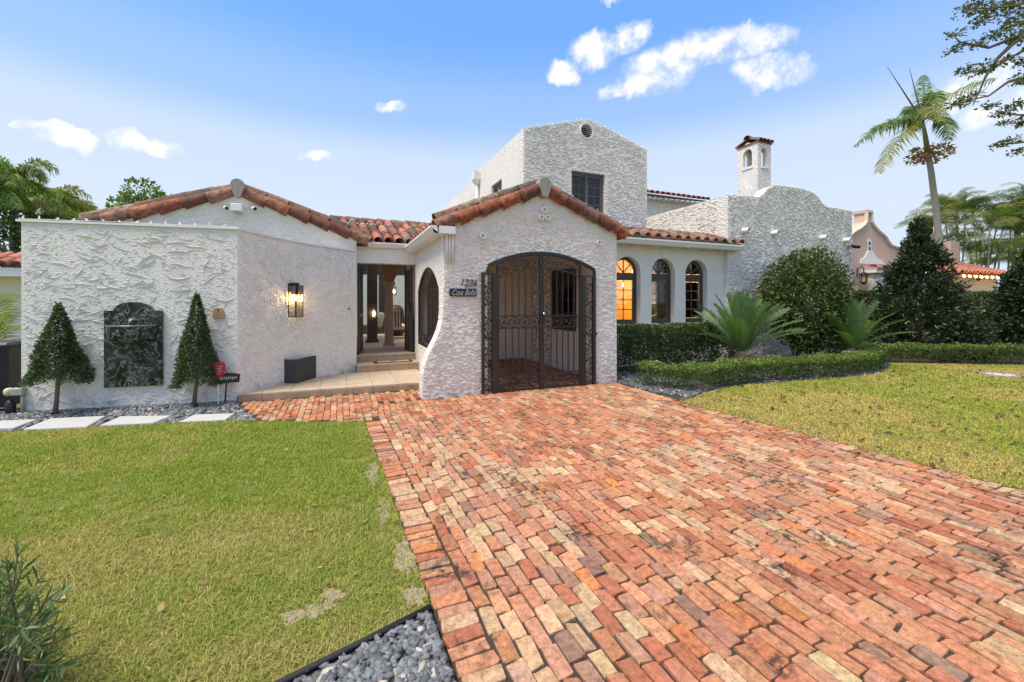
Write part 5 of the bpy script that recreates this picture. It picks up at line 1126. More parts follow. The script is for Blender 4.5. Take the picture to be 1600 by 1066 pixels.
def frond(parent, p0, p1, p2, nl, ll, lw, mat, col, g, droop=.25, fwd=.55, vee=.25, r=.012, name='frond', taper=.25, twist=0.0, plume=0.0):
    # pinnate leaf along the curve p0-p1-p2
    p0, p1, p2 = (np.array(p, float) for p in (p0, p1, p2)); t = np.linspace(.10, 1, nl)
    cv = lambda t: ((1-t)**2)[:, None]*p0+(2*t*(1-t))[:, None]*p1+(t*t)[:, None]*p2
    dv = unit((2*(1-t))[:, None]*(p1-p0)+(2*t)[:, None]*(p2-p1)); C_ = cv(t); sd = unit(np.cross(dv, np.array([0, 0, 1.])+g.normal(0, .05, 3))); up = np.cross(sd, dv); tw = twist*g.standard_normal()+plume*g.standard_normal(nl); ct3, st3 = np.cos(tw)[:, None], np.sin(tw)[:, None]; sd, up = sd*ct3+up*st3, up*ct3-sd*st3
    L_ = ll*np.clip(np.sin(np.pi*(t*.80+.17))**.6, taper, 1)*(1+g.normal(0, .06, nl)); VS, FS, nv = [], [], 0
    for s in (-1, 1):
        d = unit(sd*s+dv*fwd+up*vee+g.normal(0, .06, (nl, 3))); tip = C_+d*L_[:, None]+np.array([0, 0, -1.])*(droop*L_)[:, None]; m = C_+d*L_[:, None]*.5+np.array([0, 0, -1.])*(droop*L_*.2)[:, None]; w = unit(np.cross(d, up))*lw*.5
        VS.append(np.stack([C_-w*.6, C_+w*.6, m+w, m-w, tip], 1).reshape(-1, 3)); i5 = nv+5*np.arange(nl)[:, None]
        FS.append(np.concatenate([i5+np.array([[0, 1, 2]]), i5+np.array([[0, 2, 3]]), i5+np.array([[3, 2, 4]])])); nv += 5*nl
    ts = np.linspace(0, 1, 9); Q = cv(ts); dq = unit(np.gradient(Q, axis=0)); sq = unit(np.cross(dq, np.array([0, 0, 1.]))); uq = np.cross(sq, dq); rr = (r*(1-.8*ts))[:, None]
    VS.append(np.stack([Q+sq*rr, Q-sq*rr, Q+uq*rr], 1).reshape(-1, 3))
    for i in range(8):
        for a, b in ((0, 1), (1, 2), (2, 0)): k = nv+i*3; FS.append(np.array([[k+a, k+b, k+3+b], [k+a, k+3+b, k+3+a]]))
    V, F = np.concatenate(VS), np.concatenate(FS); c = np.repeat(np.array([col]), len(V), 0)*(1+g.normal(0, .12, (len(V), 1))); c[-27:] = np.array(col)*1.25+.02
    return link(bpy.data.objects.new(name, np_mesh(name, V, F, M[mat], np.clip(c, .002, 1))), parent)
def rnd_palm(name, base, top, label, nf, fl, ll, lw, cols, seed, group=None, tr=.14, cat='palm', el=(.1, 1.3), nl=34, bark='palm_bark'):
    g = np.random.default_rng(seed); base, top = Vector(base), Vector(top); t = thing(name, base, label, cat, group); mid = base.lerp(top, .5)+Vector((g.normal(0, .1), g.normal(0, .1), 0))
    MB().tube([base.lerp(mid, k/4) for k in range(4)]+[mid.lerp(top, k/4) for k in range(5)], [tr*(1.15-.05*k) for k in range(9)], 9).build('trunk', M[bark], t, True)
    for k in range(nf):
        az = 6.283*(k+g.random()*.6)/nf*1.618*1.0+k*2.4; e = el[0]+(el[1]-el[0])*g.random(); L_ = fl*(.8+.35*g.random()); h = np.array([math.cos(az), math.sin(az), 0]); p0 = np.array(top)
        p1 = p0+h*L_*.5*math.cos(e)+np.array([0, 0, L_*.55*math.sin(e)+.1*L_]); p2 = p0+h*L_*(.55+.4*math.cos(e))+np.array([0, 0, L_*(.75*math.sin(e)-.42)])
        frond(t, p0, p1, p2, nl, ll, lw, 'leaf', cols[int(g.integers(len(cols)))], g, .5, .5, .05, .025)
    return t
def bushy(t, blobs, dens, size, ratio, mat, base, g, alt=None, pa=0, v=.4, out=1.0, nm='crown', shell=.55):
    P_, D = [], []
    for (c, r) in blobs:
        r = np.array(r, float) if np.ndim(r) else np.array([r]*3, float); n = int(dens*(r.prod()**(2/3))*12.6); d = sph(g, n); k = lump(g, d, 16, .09)*(1+.06*np.sin(d[:, 0]*11+d[:, 2]*9)*np.sin(d[:, 1]*10-d[:, 2]*7))*(shell+(1.04-shell)*g.random(n)**.45)
        P_.append(np.array(c)+d*r*k[:, None]); D.append(unit(d*out+g.normal(0, .75, (n, 3))+np.array([0, 0, .15])))
    P_, D = np.concatenate(P_), np.concatenate(D); n = len(P_); return leaves(nm, t, P_, D, size*(.6+.7*g.random(n)), ratio, mat, lcol(g, n, base, v, alt, pa), g)
# ------------------------------------------------------------------ topiaries by the garden wall
def topiary(u, vtop, vbot, vb, wpx, Y, label, seed):
    g = np.random.default_rng(seed); b = PY(u, vb, Y); b.z = 0; zt_ = PY(u, vtop, Y).z; zb_ = PY(u, vbot, Y).z; d = b.x*math.sin(TH)+b.y*math.cos(TH); R0 = wpx/FPX*d/2*.97
    t = thing('topiary_tree', b, label, 'topiary', 'clipped topiaries beside the wall fountain')
    MB().tube([b, b+Vector((.02, 0, .25)), b+Vector((.03, 0, zb_*.9)), b+Vector((.06, 0, zb_+.3)), b+Vector((.05, 0, zt_*.8))], [.035, .03, .026, .02, .008], 8).build('trunk', M['bark'], t, True)
    for k in range(9): a = k*.7; MB().tube([b+Vector((.03, 0, zb_*.85+.03*k)), b+Vector((.03+R0*.6*math.cos(a), R0*.6*math.sin(a), zb_+.08+.04*k))], [.010, .004], 5).build('branch', M['bark'], t)
    n = 8500; h = 1-np.sqrt(g.random(n)); h = np.where(g.random(n) < .25, g.random(n), h); a = g.random(n)*6.283; bmp = 1+.10*np.sin(a*3+h*9+seed)+.07*np.sin(a*7-h*17); rr = R0*((1-h)**.95*.95+.05)*bmp*(.45+.58*g.random(n)**.4)
    P_ = np.stack([b.x+.04+rr*np.cos(a), b.y+rr*np.sin(a), zb_-.06*np.cos(a*2)+h*(zt_-zb_)+g.normal(0, .012, n)], 1); D = np.stack([np.cos(a), np.sin(a), .5+0*a], 1)+g.normal(0, .7, (n, 3))
    leaves('crown', t, P_, D, .042*(.6+.7*g.random(n)), .5, 'leaf', lcol(g, n, (.062, .092, .040), .45, (.16, .20, .085), .12), g); return t
topiary(86, 479, 596, 643, 78, 8.45, 'conical clipped topiary tree between the bin and marble fountain', 61)
topiary(303, 461, 600, 629, 66, 8.25, 'slender conical topiary tree between the marble fountain and red sign', 62)
# yard signs
p = G(341, 629); p = PY(341, 629, 8.2); p.z = 0
sg = thing('security_sign', p, 'small red shield-shaped yard sign on a thin white stake by the topiary', 'sign')
zc_ = PY(342, 578, p.y).z; MB().tube([p, (p.x, p.y, zc_-.1)], .008, 6).build('stake', M['white'], sg); hh = .14
shp = [(p.x-.10, zc_+.10), (p.x-.07, zc_+.13), (p.x, zc_+.135), (p.x+.07, zc_+.13), (p.x+.10, zc_+.10), (p.x+.10, zc_-.02), (p.x+.06, zc_-.10), (p.x, zc_-.15), (p.x-.06, zc_-.10), (p.x-.10, zc_-.02)]
MB().slab([shp], FXZ(p.y-.022), .012).build('plate', M['red'], sg); MB().lathe([(.012, 0), (.02, .02), (.008, .04)], (p.x, p.y-.016, zc_+.135), 8).build('finial', M['black'], sg)
for (w, dz) in ((.065, .055), (.05, .02), (.055, -.02), (.03, -.06)): MB().box((p.x-w, p.y-.0245, zc_+dz-.006), (p.x+w, p.y-.0225, zc_+dz+.006)).build('text_line', M['mat_pale'], sg)
p = PY(352, 630, 8.22); p.z = 0; mk = thing('stake_marker', p, 'small black arched marker plaque on a stake beside the red sign', 'marker')
zc_ = PY(355, 591.5, p.y).z; MB().tube([p+Vector((-.005, 0, 0)), (p.x+.02, p.y+.01, zc_)], .014, 6).build('stake', M['iron'], mk); x = p.x+.05
MB().slab([[(x-.15, zc_-.07), (x+.15, zc_-.07), (x+.165, zc_+.06), (x+.08, zc_+.085), (x, zc_+.095), (x-.08, zc_+.085), (x-.165, zc_+.06)]], FXZ(p.y-.03), .03).build('plaque', M['iron'], mk)
for k in range(9): MB().box((x-.12+.028*k, p.y-.035, zc_-.02+.01*(k % 3)), (x-.105+.028*k, p.y-.031, zc_+.03)).build('relief_mark', M['grey_plastic'], mk)
# bin and backflow valve at the wall end
bn = thing('wheeled_bin', (-4.95, 9.15, 0), 'black wheeled rubbish bin standing past the end of the garden wall', 'bin')
b = MB(); 
for z, k in ((.08, .84), (1.0, 1.0)): b.v += [(-4.95+sx*.29*k, 9.2+sy*.34*k, z) for sx, sy in ((-1, -1), (1, -1), (1, 1), (-1, 1))]
b.f = [(3, 2, 1, 0), (4, 5, 6, 7), (0, 1, 5, 4), (1, 2, 6, 5), (2, 3, 7, 6), (3, 0, 4, 7)]; b.build('body', M['bin'], bn)
MB().cbox((-4.95, 9.18, 1.04), (.31, .38, .04), .03).build('lid', M['slate'], bn)
for sx in (-1, 1): MB().tube([(-4.95+sx*.24-.03, 9.5, .10), (-4.95+sx*.24+.03, 9.5, .10)], .10, 12).build('wheel', M['black'], bn, 'auto')
bk = PY(22, 612, 8.75); bv = thing('backflow_valve', (bk.x, 8.75, 0), 'grey irrigation valve box on a pipe with cream cap by the bin', 'valve')
MB().tube([(bk.x+.09, 8.75, 0), (bk.x+.09, 8.75, bk.z-.02)], .022, 8).build('pipe', M['grey_plastic'], bv, True); MB().cbox((bk.x+.05, 8.75, bk.z), (.07, .06, .055), .01).build('box', M['grey_plastic'], bv)
MB().cbox((bk.x-.06, 8.75, bk.z), (.045, .06, .06), .03).build('cap', M['cream_plastic'], bv, True); MB().lathe([(.05, 0), (.06, .03), (.06, .16), (.03, .2)], (bk.x-.04, 8.75, .02), 10).build('valve_body', M['black'], bv, True); MB().tube([(bk.x-.04, 8.75, .2), (bk.x-.04, 8.75, bk.z-.05)], .012, 6).build('riser', M['black'], bv)
g = np.random.default_rng(63)
ap = thing('areca_plant', (-5.5, 8.9, 0), 'yellow-green palm fronds arching beside the bin', 'palm')
for (u, v, du, dv) in ((62, 487, -20, -10), (38, 470, -30, -6), (20, 462, -40, 0), (60, 520, -10, -20), (12, 500, -30, -12), (45, 540, -20, -12)):
    d = 7.0+g.random()*.6; p2 = at_depth(u, v, d); p0 = at_depth(-50+g.random()*30, 640, d+.3); p1 = at_depth(-10+du*.3, v-30+dv, d+.2); frond(ap, p0, p1, p2, 30, .34, .026, 'leaf', [(.22, .25, .035), (.15, .22, .04), (.30, .27, .05)][int(g.integers(3))], g, .35, .75, .1, .01)
# ------------------------------------------------------------------ planting bed right of the garage
def hedge(name, path, w, h, label, seed, dens, size, base, alt, pa, z0=.06, mat='leaf', stems=True, group=None):
    g = np.random.default_rng(seed); P_ = np.array(path, float); sg_ = np.linalg.norm(np.diff(P_, axis=0), axis=1); cum = np.concatenate([[0], np.cumsum(sg_)]); L_ = cum[-1]
    t = thing(name, (P_[0][0], P_[0][1], 0), label, 'hedge', group); area = L_*(2*h+w); n = int(area*dens); s = g.random(n)*L_; k = np.clip(np.searchsorted(cum, s, 'right')-1, 0, len(sg_)-1); tt = (s-cum[k])/sg_[k]; c = P_[k]+(P_[k+1]-P_[k])*tt[:, None]; dd = (P_[k+1]-P_[k])/sg_[k][:, None]; nn = np.stack([dd[:, 1], -dd[:, 0]], 1)
    q = g.random(n)*(2*h+w); dep_ = g.random(n)**2*.14; wob = .045*np.sin(s*5+seed)+.03*np.sin(s*13+2*seed)
    lat_ = np.where(q < h, w/2-dep_, np.where(q < h+w, -w/2+(q-h), -w/2+dep_)); z = np.where(q < h, q, np.where(q < h+w, h-dep_, 2*h+w-q)); z = z0+z*(h-z0)/h+wob*(z/h)*.6; lat_ = lat_+wob*np.sign(lat_)*.5
    inn = g.random(n) < .25; lat_ = np.where(inn, (g.random(n)-.5)*w, lat_); z = np.where(inn, z0+g.random(n)*(h-z0), z)
    thin = (z < h*.42) & (vnoise(np.stack([s, z], 1)+9, 4.0, seed) > .50); keep = ~(thin & (g.random(n) < .8))
    Q = np.concatenate([c+nn*lat_[:, None], z[:, None]], 1)[keep]; D = (np.concatenate([nn*np.sign(lat_)[:, None]*.7, np.full((n, 1), .45)], 1)+g.normal(0, .7, (n, 3)))[keep]; n = len(Q)
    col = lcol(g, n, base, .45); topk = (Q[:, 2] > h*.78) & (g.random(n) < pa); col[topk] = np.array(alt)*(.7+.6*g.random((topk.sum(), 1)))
    leaves('foliage', t, Q, D, size*(.55+.8*g.random(n)), .55, mat, col, g)
    if stems:
        for s_ in np.arange(.15, L_, .38):
            k_ = min(np.searchsorted(cum, s_, 'right')-1, len(sg_)-1); c_ = P_[k_]+(P_[k_+1]-P_[k_])*(s_-cum[k_])/sg_[k_]
            for q_ in range(3): MB().tube([(c_[0], c_[1], -.02), (c_[0]+g.normal(0, .06), c_[1]+g.normal(0, .06), h*.4), (c_[0]+g.normal(0, .14), c_[1]+g.normal(0, .1), h*.8)], [.010, .008, .004], 5).build('stem', M['bark'], t)
    return t
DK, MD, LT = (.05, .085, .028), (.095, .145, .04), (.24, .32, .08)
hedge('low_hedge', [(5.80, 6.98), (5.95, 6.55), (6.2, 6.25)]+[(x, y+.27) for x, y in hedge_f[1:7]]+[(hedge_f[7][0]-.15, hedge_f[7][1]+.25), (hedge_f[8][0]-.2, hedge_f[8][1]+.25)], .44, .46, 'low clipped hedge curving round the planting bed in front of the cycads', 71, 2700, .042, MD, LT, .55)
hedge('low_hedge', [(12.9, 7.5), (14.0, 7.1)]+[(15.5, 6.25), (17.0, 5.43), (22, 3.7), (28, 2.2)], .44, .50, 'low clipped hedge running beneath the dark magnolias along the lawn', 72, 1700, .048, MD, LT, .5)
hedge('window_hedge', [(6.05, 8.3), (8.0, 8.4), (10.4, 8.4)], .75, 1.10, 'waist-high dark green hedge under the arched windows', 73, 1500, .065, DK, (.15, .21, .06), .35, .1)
hedge('boundary_hedge', [(16.4, 9.6), (19, 9.3), (24, 8.2), (31, 6.5)], 1.0, 2.05, 'tall dark boundary hedge behind the magnolias', 74, 500, .10, DK, (.12, .17, .05), .3, .1)
def cycad(u, Y, vtop, half, nf, label, seed):
    g = np.random.default_rng(seed); b = PY(u, 560, Y); b.z = 0; d = b.x*math.sin(TH)+b.y*math.cos(TH); k = d/FPX; zt_ = PY(u, vtop, Y).z; t = thing('cycad', b, label, 'cycad', 'cycads in the planting bed')
    MB().lathe([(.10, 0), (.17, .1), (.19, .3), (.14, .42), (.05, .5)], (b.x, b.y, 0), 12).build('trunk', M['bark'], t, True); p0 = np.array([b.x, b.y, .42])
    for i in range(nf):
        az = i*2.39996; f = i/nf; e = R(84-58*f**1.15+g.normal(0, 4)); L_ = half*k*(1.0+.25*g.random()); h = np.array([math.cos(az), math.sin(az), 0.]); rise = (zt_-.42)*(1.02 if f < .5 else .8)
        Lf = (zt_-.35)*(1.0+.12*g.random())*(1+.12*f); p2 = p0+h*Lf*math.cos(e)*1.0+np.array([0, 0, Lf*(math.sin(e)*.95-.16*math.cos(e))]); p1 = p0+(p2-p0)*.5+np.array([0, 0, Lf*.17]); c_ = [(.11, .20, .07), (.14, .25, .07), (.085, .16, .065), (.15, .22, .11)][i % 4]
        frond(t, p0, p1, p2, 36, .24, .027, 'glossy_leaf', c_, g, .08, .62, .30, .015, taper=.45, twist=.35)
    return t
cycad(1158, 7.35, 462, 112, 40, 'large cycad with arching feathery fronds between the window hedge and round tree', 81)
cycad(1330, 6.75, 474, 92, 26, 'smaller cycad with upright feathery fronds between round tree and magnolias', 82)
g = np.random.default_rng(83); b = PY(1255, 560, 7.75); b.z = 0; d = b.x*math.sin(TH)+b.y*math.cos(TH); k = d/FPX
rt_ = thing('round_topiary', b, 'tall dome-clipped glossy tree on several bare stems before the grey stucco block', 'tree'); zc = PY(1255, 462, 7.75).z
bushy(rt_, [((b.x, b.y, zc), (60*k, 56*k, 70*k)), ((b.x-.08, b.y-.15, zc-.40), (55*k, 48*k, 62*k)), ((b.x+.18, b.y, zc-.25), (54*k, 48*k, 66*k))], 700, .085, .5, 'glossy_leaf', (.066, .098, .032), g, (.20, .235, .075), .22, shell=.6)
for i in range(14):
    a = i*.95; r_ = .12+.12*g.random(); MB().tube([(b.x+r_*math.cos(a), b.y+r_*math.sin(a), -.02), (b.x+.3*math.cos(a)+.05*g.normal(), b.y+.3*math.sin(a), .7), (b.x+.6*math.cos(a), b.y+.5*math.sin(a), zc-.1)], [.024, .019, .008], 6).build('stem', M['bark'], rt_, True)
def brom(x, y, label, seed):
    g = np.random.default_rng(seed); t = thing('bromeliad', (x, y, 0), label, 'plant', 'bromeliads under the smaller cycad')
    for i in range(16):
        a = i*2.4; e = .35+.7*g.random(); L_ = .42*(.7+.5*g.random()); h = Vector((math.cos(a), math.sin(a), 0)); s_ = Vector((-h.y, h.x, 0)); pts = [Vector((x, y, .05))+h*(L_*q*math.cos(e))+Vector((0, 0, L_*(q*math.sin(e)-.35*q*q)+.1*q)) for q in (0, .35, .7, 1)]; w = (.02, .035, .028, .003)
        V = [tuple(p_+s_*ww*sg_) for p_, ww in zip(pts, w) for sg_ in (-1, 1)]; F = [(0, 1, 3, 2), (2, 3, 5, 4), (4, 5, 7, 6)]; c = np.tile(np.array([(.26, .36, .05)])*(.7+.6*g.random()), (8, 1)); link(bpy.data.objects.new('leaf', np_mesh('leaf', V, F, M['leaf'], c)), t)
for i, (u, v) in enumerate(((1312, 553), (1335, 549), (1296, 556), (1352, 547))): p = PY(u, v, 6.85-.1*i); brom(p.x, p.y, 'lime green strap-leaved bromeliad at the foot of the smaller cycad', 84+i)
def magnolia(u, Y, vtop, wpx, label, seed, n=24000):
    g = np.random.default_rng(seed); b = PY(u, 560, Y); b.z = 0; d = b.x*math.sin(TH)+b.y*math.cos(TH); R0 = wpx*d/FPX/2; zt_ = PY(u, vtop, Y).z; t = thing('magnolia_tree', b, label, 'tree', 'conical magnolias before the boundary hedge')
    MB().tube([b, b+Vector((.03, 0, zt_*.5)), b+Vector((0, 0, zt_*.95))], [.09, .06, .02], 8).build('trunk', M['bark'], t, True)
    nb_ = 330; hb = g.random(nb_)**1.25; ab = g.random(nb_)*6.28; rb = R0*np.minimum(1, (1-hb)*1.12+.03)*(.30+.70*g.random(nb_)**.7); pb_ = np.stack([b.x+rb*np.cos(ab), b.y+rb*np.sin(ab), .15+hb*(zt_-.25)], 1)
    k = g.integers(0, nb_, n); P_ = pb_[k]+sph(g, n)*(.30*(1-.55*hb[k])*g.random(n)**.4)[:, None]; D = unit(P_-np.array([b.x, b.y, 0])*np.array([1, 1, 0])-np.array([0, 0, 1])*(P_[:, 2:]*.8))+g.normal(0, .6, (n, 3))
    leaves('crown', t, P_, D, .135*(.6+.6*g.random(n)), .42, 'glossy_leaf', lcol(g, n, (.035, .055, .030), .45, (.17, .22, .06), .08), g)
    for i in range(30): p = pb_[i]; MB().tube([(b.x, b.y, max(.1, p[2]-.3)), tuple(p)], [.02, .006], 5).build('branch', M['bark'], t)
magnolia(1436, 7.4, 343, 158, 'dark conical magnolia standing before the pink neighbouring house', 91)
magnolia(1618, 6.0, 375, 140, 'dark conical magnolia standing before the peach tile-roofed wing', 92)
# ------------------------------------------------------------------ tall trees and palms
def ipt(u, v, d): return tuple(at_depth(u, v, d))
g = np.random.default_rng(101); D0 = 21.0; bs = at_depth(1467, 472, D0); bs.z = 0
tp = thing('tall_palm', bs, 'tall slender palm with drooping fronds rising behind the magnolia', 'palm'); tops = Vector(ipt(1442, 190, D0))
tk = [bs]+[Vector(ipt(u, v, D0)) for u, v in ((1468, 400), (1464, 340), (1455, 270), (1450, 240))]
MB().tube(tk, [.18, .15, .135, .125, .115], 10).build('trunk', M['palm_bark'], tp, True); MB().tube([tk[-1], Vector(ipt(1446, 215, D0)), tops], [.12, .10, .05], 10).build('crownshaft', plain('crownshaft_green', (.22, .24, .10), .5), tp, True)
gcs = [(.12, .20, .03), (.09, .16, .03), (.20, .22, .04)]
for (c_, e_, dd, cc) in (((1395, 168), (1336, 228), .3, 1), ((1405, 200), (1372, 268), -.6, 2), ((1425, 150), (1418, 178), .9, 0), ((1445, 135), (1442, 118), .8, 1), ((1460, 118), (1466, 160), -.8, 0), ((1490, 128), (1556, 124), .2, 0), ((1478, 160), (1482, 218), -.9, 1), ((1452, 145), (1470, 188), -1.6, 2), ((1425, 155), (1428, 205), 1.4, 2), ((1400, 180), (1360, 205), 1.5, 0)):
    frond(tp, tops, ipt(*c_, D0+dd*.6), ipt(*e_, D0+dd*1.3), 60, .66, .06, 'leaf', gcs[cc], g, .7, .5, .1, .035, plume=.35)
for e_ in ((1386, 104), (1421, 107)): MB().tube([tops, ipt((1442+e_[0])/2, (190+e_[1])/2, D0), ipt(*e_, D0)], [.05, .03, .008], 6).build('spear_leaf', M['leaf_stalk'] if 'leaf_stalk' in M else M['frame_grey'], tp)
fc = Vector(ipt(1453, 241, D0)); n = 420; q = sph(g, n)*np.array([1.0, 1.0, .45])*(g.random((n, 1))**.4); leaves('fruit_cluster', tp, kind='stuff', P_= np.array(fc)+q*.95, D=q+g.normal(0, .5, (n, 3)), s=np.full(n, .16), ratio=.8, mat='leaf', col=lcol(g, n, (.34, .20, .10), .4), g=g)
for i in range(16): a = i*.39; MB().tube([fc, fc+Vector((.8*math.cos(a), .8*math.sin(a), -.25+.3*g.random()))], [.02, .008], 4).build('fruit_stalk', M['copper'], tp)
def areca(u, vt, d, seed, spread=.8):
    g = np.random.default_rng(seed); b = at_depth(u, 472, d); b.z = 0; t = thing('areca_palm', b, 'feathery areca palm in the clump behind the tile-roofed wing', 'palm', 'areca palms behind the neighbouring house')
    for q in range(5):
        top_ = Vector(ipt(u+g.normal(0, 14), vt+g.random()*80+12, d+g.normal(0, .6))); p0 = b+Vector((g.normal(0, .25), g.normal(0, .25), 0)); MB().tube([p0, p0.lerp(top_, .5)+Vector((g.normal(0, .1), 0, 0)), top_], [.06, .05, .035], 7).build('trunk', M['palm_bark'], t, True)
        for k in range(10):
            az = k*2.4+q; e = R(30+52*g.random()); L_ = 1.75*(.7+.6*g.random()); h = np.array([math.cos(az), math.sin(az), 0]); a0 = np.array(top_); p1 = a0+h*L_*.45*math.cos(e)+np.array([0, 0, L_*.75*math.sin(e)]); p2 = a0+h*L_*(.5+.45*math.cos(e))+np.array([0, 0, L_*(1.0*math.sin(e)-.42)])
            frond(t, a0, p1, p2, 24, .46, .036, twist=.7, plume=.15, mat='leaf', col=[(.10, .15, .03), (.15, .19, .04), (.23, .22, .07), (.075, .12, .03)][int(g.integers(4))], g=g, droop=.55, fwd=.9, vee=.3, r=.02)
for i, (u, vt, d) in enumerate(((1462, 330, 28), (1500, 300, 29), (1535, 318, 27), (1575, 312, 26), (1612, 300, 27), (1548, 340, 24.5), (1600, 335, 24.5))): areca(u, vt, d, 110+i)
for i, (u, vt, d, nf) in enumerate(((22, 262, 16, 15), (75, 292, 18, 14), (106, 318, 20, 12), (-25, 280, 15, 15), (50, 300, 18.5, 12), (92, 330, 17, 10))):
    g = np.random.default_rng(120+i); b = at_depth(u, 472, d); b.z = 0; t = thing('yard_palm', b, 'bushy green palm in the clump beyond the garden wall', 'palm', 'palms beyond the garden wall'); top_ = Vector(ipt(u, vt+20, d))
    MB().tube([b, b.lerp(top_, .5), top_], [.16, .13, .11], 9).build('trunk', M['palm_bark'], t, True)
    for k in range(nf):
        az = k*2.4+i; e = R(-5+75*g.random()); L_ = 1.55*(.75+.5*g.random()); h = np.array([math.cos(az), math.sin(az), 0]); a0 = np.array(top_); p1 = a0+h*L_*.5*math.cos(e)+np.array([0, 0, L_*(.7*math.sin(e)+.12)]); p2 = a0+h*L_*(.5+.4*math.cos(e))+np.array([0, 0, L_*(.8*math.sin(e)-.42)])
        frond(t, a0, p1, p2, 40, .46, .045, twist=.5, plume=.55, mat='leaf', col=[(.11, .20, .025), (.16, .23, .03), (.08, .14, .03), (.25, .25, .06)][int(g.integers(4))], g=g, droop=.7, fwd=.8, vee=.2, r=.022)
def tree(name, label, u, v, d, blobs, dens, size, base, alt, seed, group=None, v0=472):
    g = np.random.default_rng(seed); b = at_depth(u, v0, d); b.z = 0; t = thing(name, b, label, 'tree', group); B_ = [(ipt(x, y, d+dz), r*d/FPX) for x, y, r, dz in blobs]
    top_ = Vector(ipt(u, v, d)); MB().tube([b, b.lerp(top_, .5)+Vector((.1, .1, 0)), top_], [.22, .15, .08], 8).build('trunk', M['bark'], t, True)
    for c, r in B_: MB().tube([b.lerp(top_, .75), top_.lerp(Vector(c), .5)+Vector((0, 0, -.1)), c], [.08, .05, .015], 6).build('limb', M['bark'], t)
    bushy(t, B_, dens, size, .55, 'leaf', base, g, alt, .3); return t
tree('leafy_tree', 'bright green tree top showing above the gable behind the garden wall', 215, 325, 26, [(222, 303, 20, 0), (200, 312, 12, .3), (238, 308, 14, -.4), (184, 322, 12, .4), (255, 315, 10, 0), (215, 335, 26, 0)], 46, .24, (.09, .15, .03), (.16, .24, .06), 131)
tree('leafy_tree', 'dark dense bush between the garden wall and the palms', 10, 400, 15, [(5, 375, 30, 0), (22, 420, 26, .3), (-20, 430, 40, 0), (10, 455, 30, 0), (55, 372, 26, 1), (95, 366, 26, 1.5), (30, 352, 24, 1), (75, 352, 18, 1.5), (-15, 350, 30, 0)], 80, .16, (.05, .085, .025), (.11, .16, .04), 132)
# overhanging tree at the right: trunk outside the picture, branches reach in
g = np.random.default_rng(141); D1 = 9.5; b = at_depth(1830, 472, D1); b.z = 0
ot = thing('street_tree', b, 'spreading small-leaved tree whose branches reach over the hedged lawn', 'tree'); hub = Vector(ipt(1790, -20, D1))
MB().tube([b, b.lerp(hub, .5)+Vector((.1, 0, 0)), hub], [.22, .17, .12], 10).build('trunk', M['bark'], ot, True)
mains = [[(1790, -20), (1680, 20), (1600, 52), (1545, 75), (1500, 66), (1486, 52)], [(1790, -20), (1690, 60), (1600, 78), (1550, 108), (1512, 114)], [(1700, 90), (1640, 110), (1575, 128), (1545, 150), (1505, 158)], [(1700, 150), (1650, 165), (1600, 180), (1555, 178)], [(1700, 210), (1640, 215), (1600, 222), (1560, 227)], [(1790, -20), (1660, -10), (1580, 10), (1510, 15)], [(1790, -20), (1760, 60), (1700, 90), (1700, 150), (1700, 210)], [(1600, 52), (1560, 90), (1540, 120), (1520, 165)]]
for m in mains: MB().tube([ipt(u, v, D1+.05*math.sin(u)) for u, v in m], [.055*(1-.85*i/(len(m)-1)) for i in range(len(m))], 6).build('limb', M['bark'], ot, True)
cl_ = [(1510, 16, 13), (1530, 8, 16), (1552, 14, 18), (1575, 8, 22), (1595, 22, 20), (1578, 40, 15), (1532, 34, 12), (1552, 55, 12), (1582, 62, 12), (1490, 54, 9), (1484, 80, 8), (1500, 70, 8), (1525, 70, 10), (1508, 110, 12), (1528, 112, 10), (1548, 102, 13), (1575, 92, 11), (1597, 98, 10), (1492, 163, 11), (1508, 158, 10), (1520, 148, 9), (1545, 166, 9), (1566, 176, 12), (1588, 165, 12), (1567, 192, 7), (1597, 192, 11), (1556, 228, 8), (1576, 220, 10), (1590, 236, 10), (1590, 125, 9), (1620, 40, 30), (1640, 110, 30), (1630, 180, 26), (1680, 60, 40), (1720, 140, 40), (1650, 230, 24), (1640, -20, 34), (1720, 0, 44)]
PP, DD = [], []
for (u, v, r) in cl_:
    n = int(13+.36*r*r); c = np.array(ipt(u, v, D1+g.normal(0, .3))); q = sph(g, n)*(r*D1/FPX)*np.array([1.25, 1.25, .6])*(g.random((n, 1))**.5); PP.append(c+q); DD.append(q*2+g.normal(0, .6, (n, 3))+np.array([0, 0, -.1]))
    for k in range(3): e_ = c+sph(g, 1)[0]*r*D1/FPX*np.array([1, 1, .5]); MB().tube([tuple(c+np.array([.35, -.1, .08*k])), tuple(c), tuple(e_)], [.010, .007, .003], 4).build('twig', M['bark'], ot)
PP, DD = np.concatenate(PP), np.concatenate(DD); leaves('crown', ot, PP, DD, .085*(.6+.7*g.random(len(PP))), .55, 'leaf', lcol(g, len(PP), (.085, .11, .035), .45, (.22, .17, .05), .15), g)
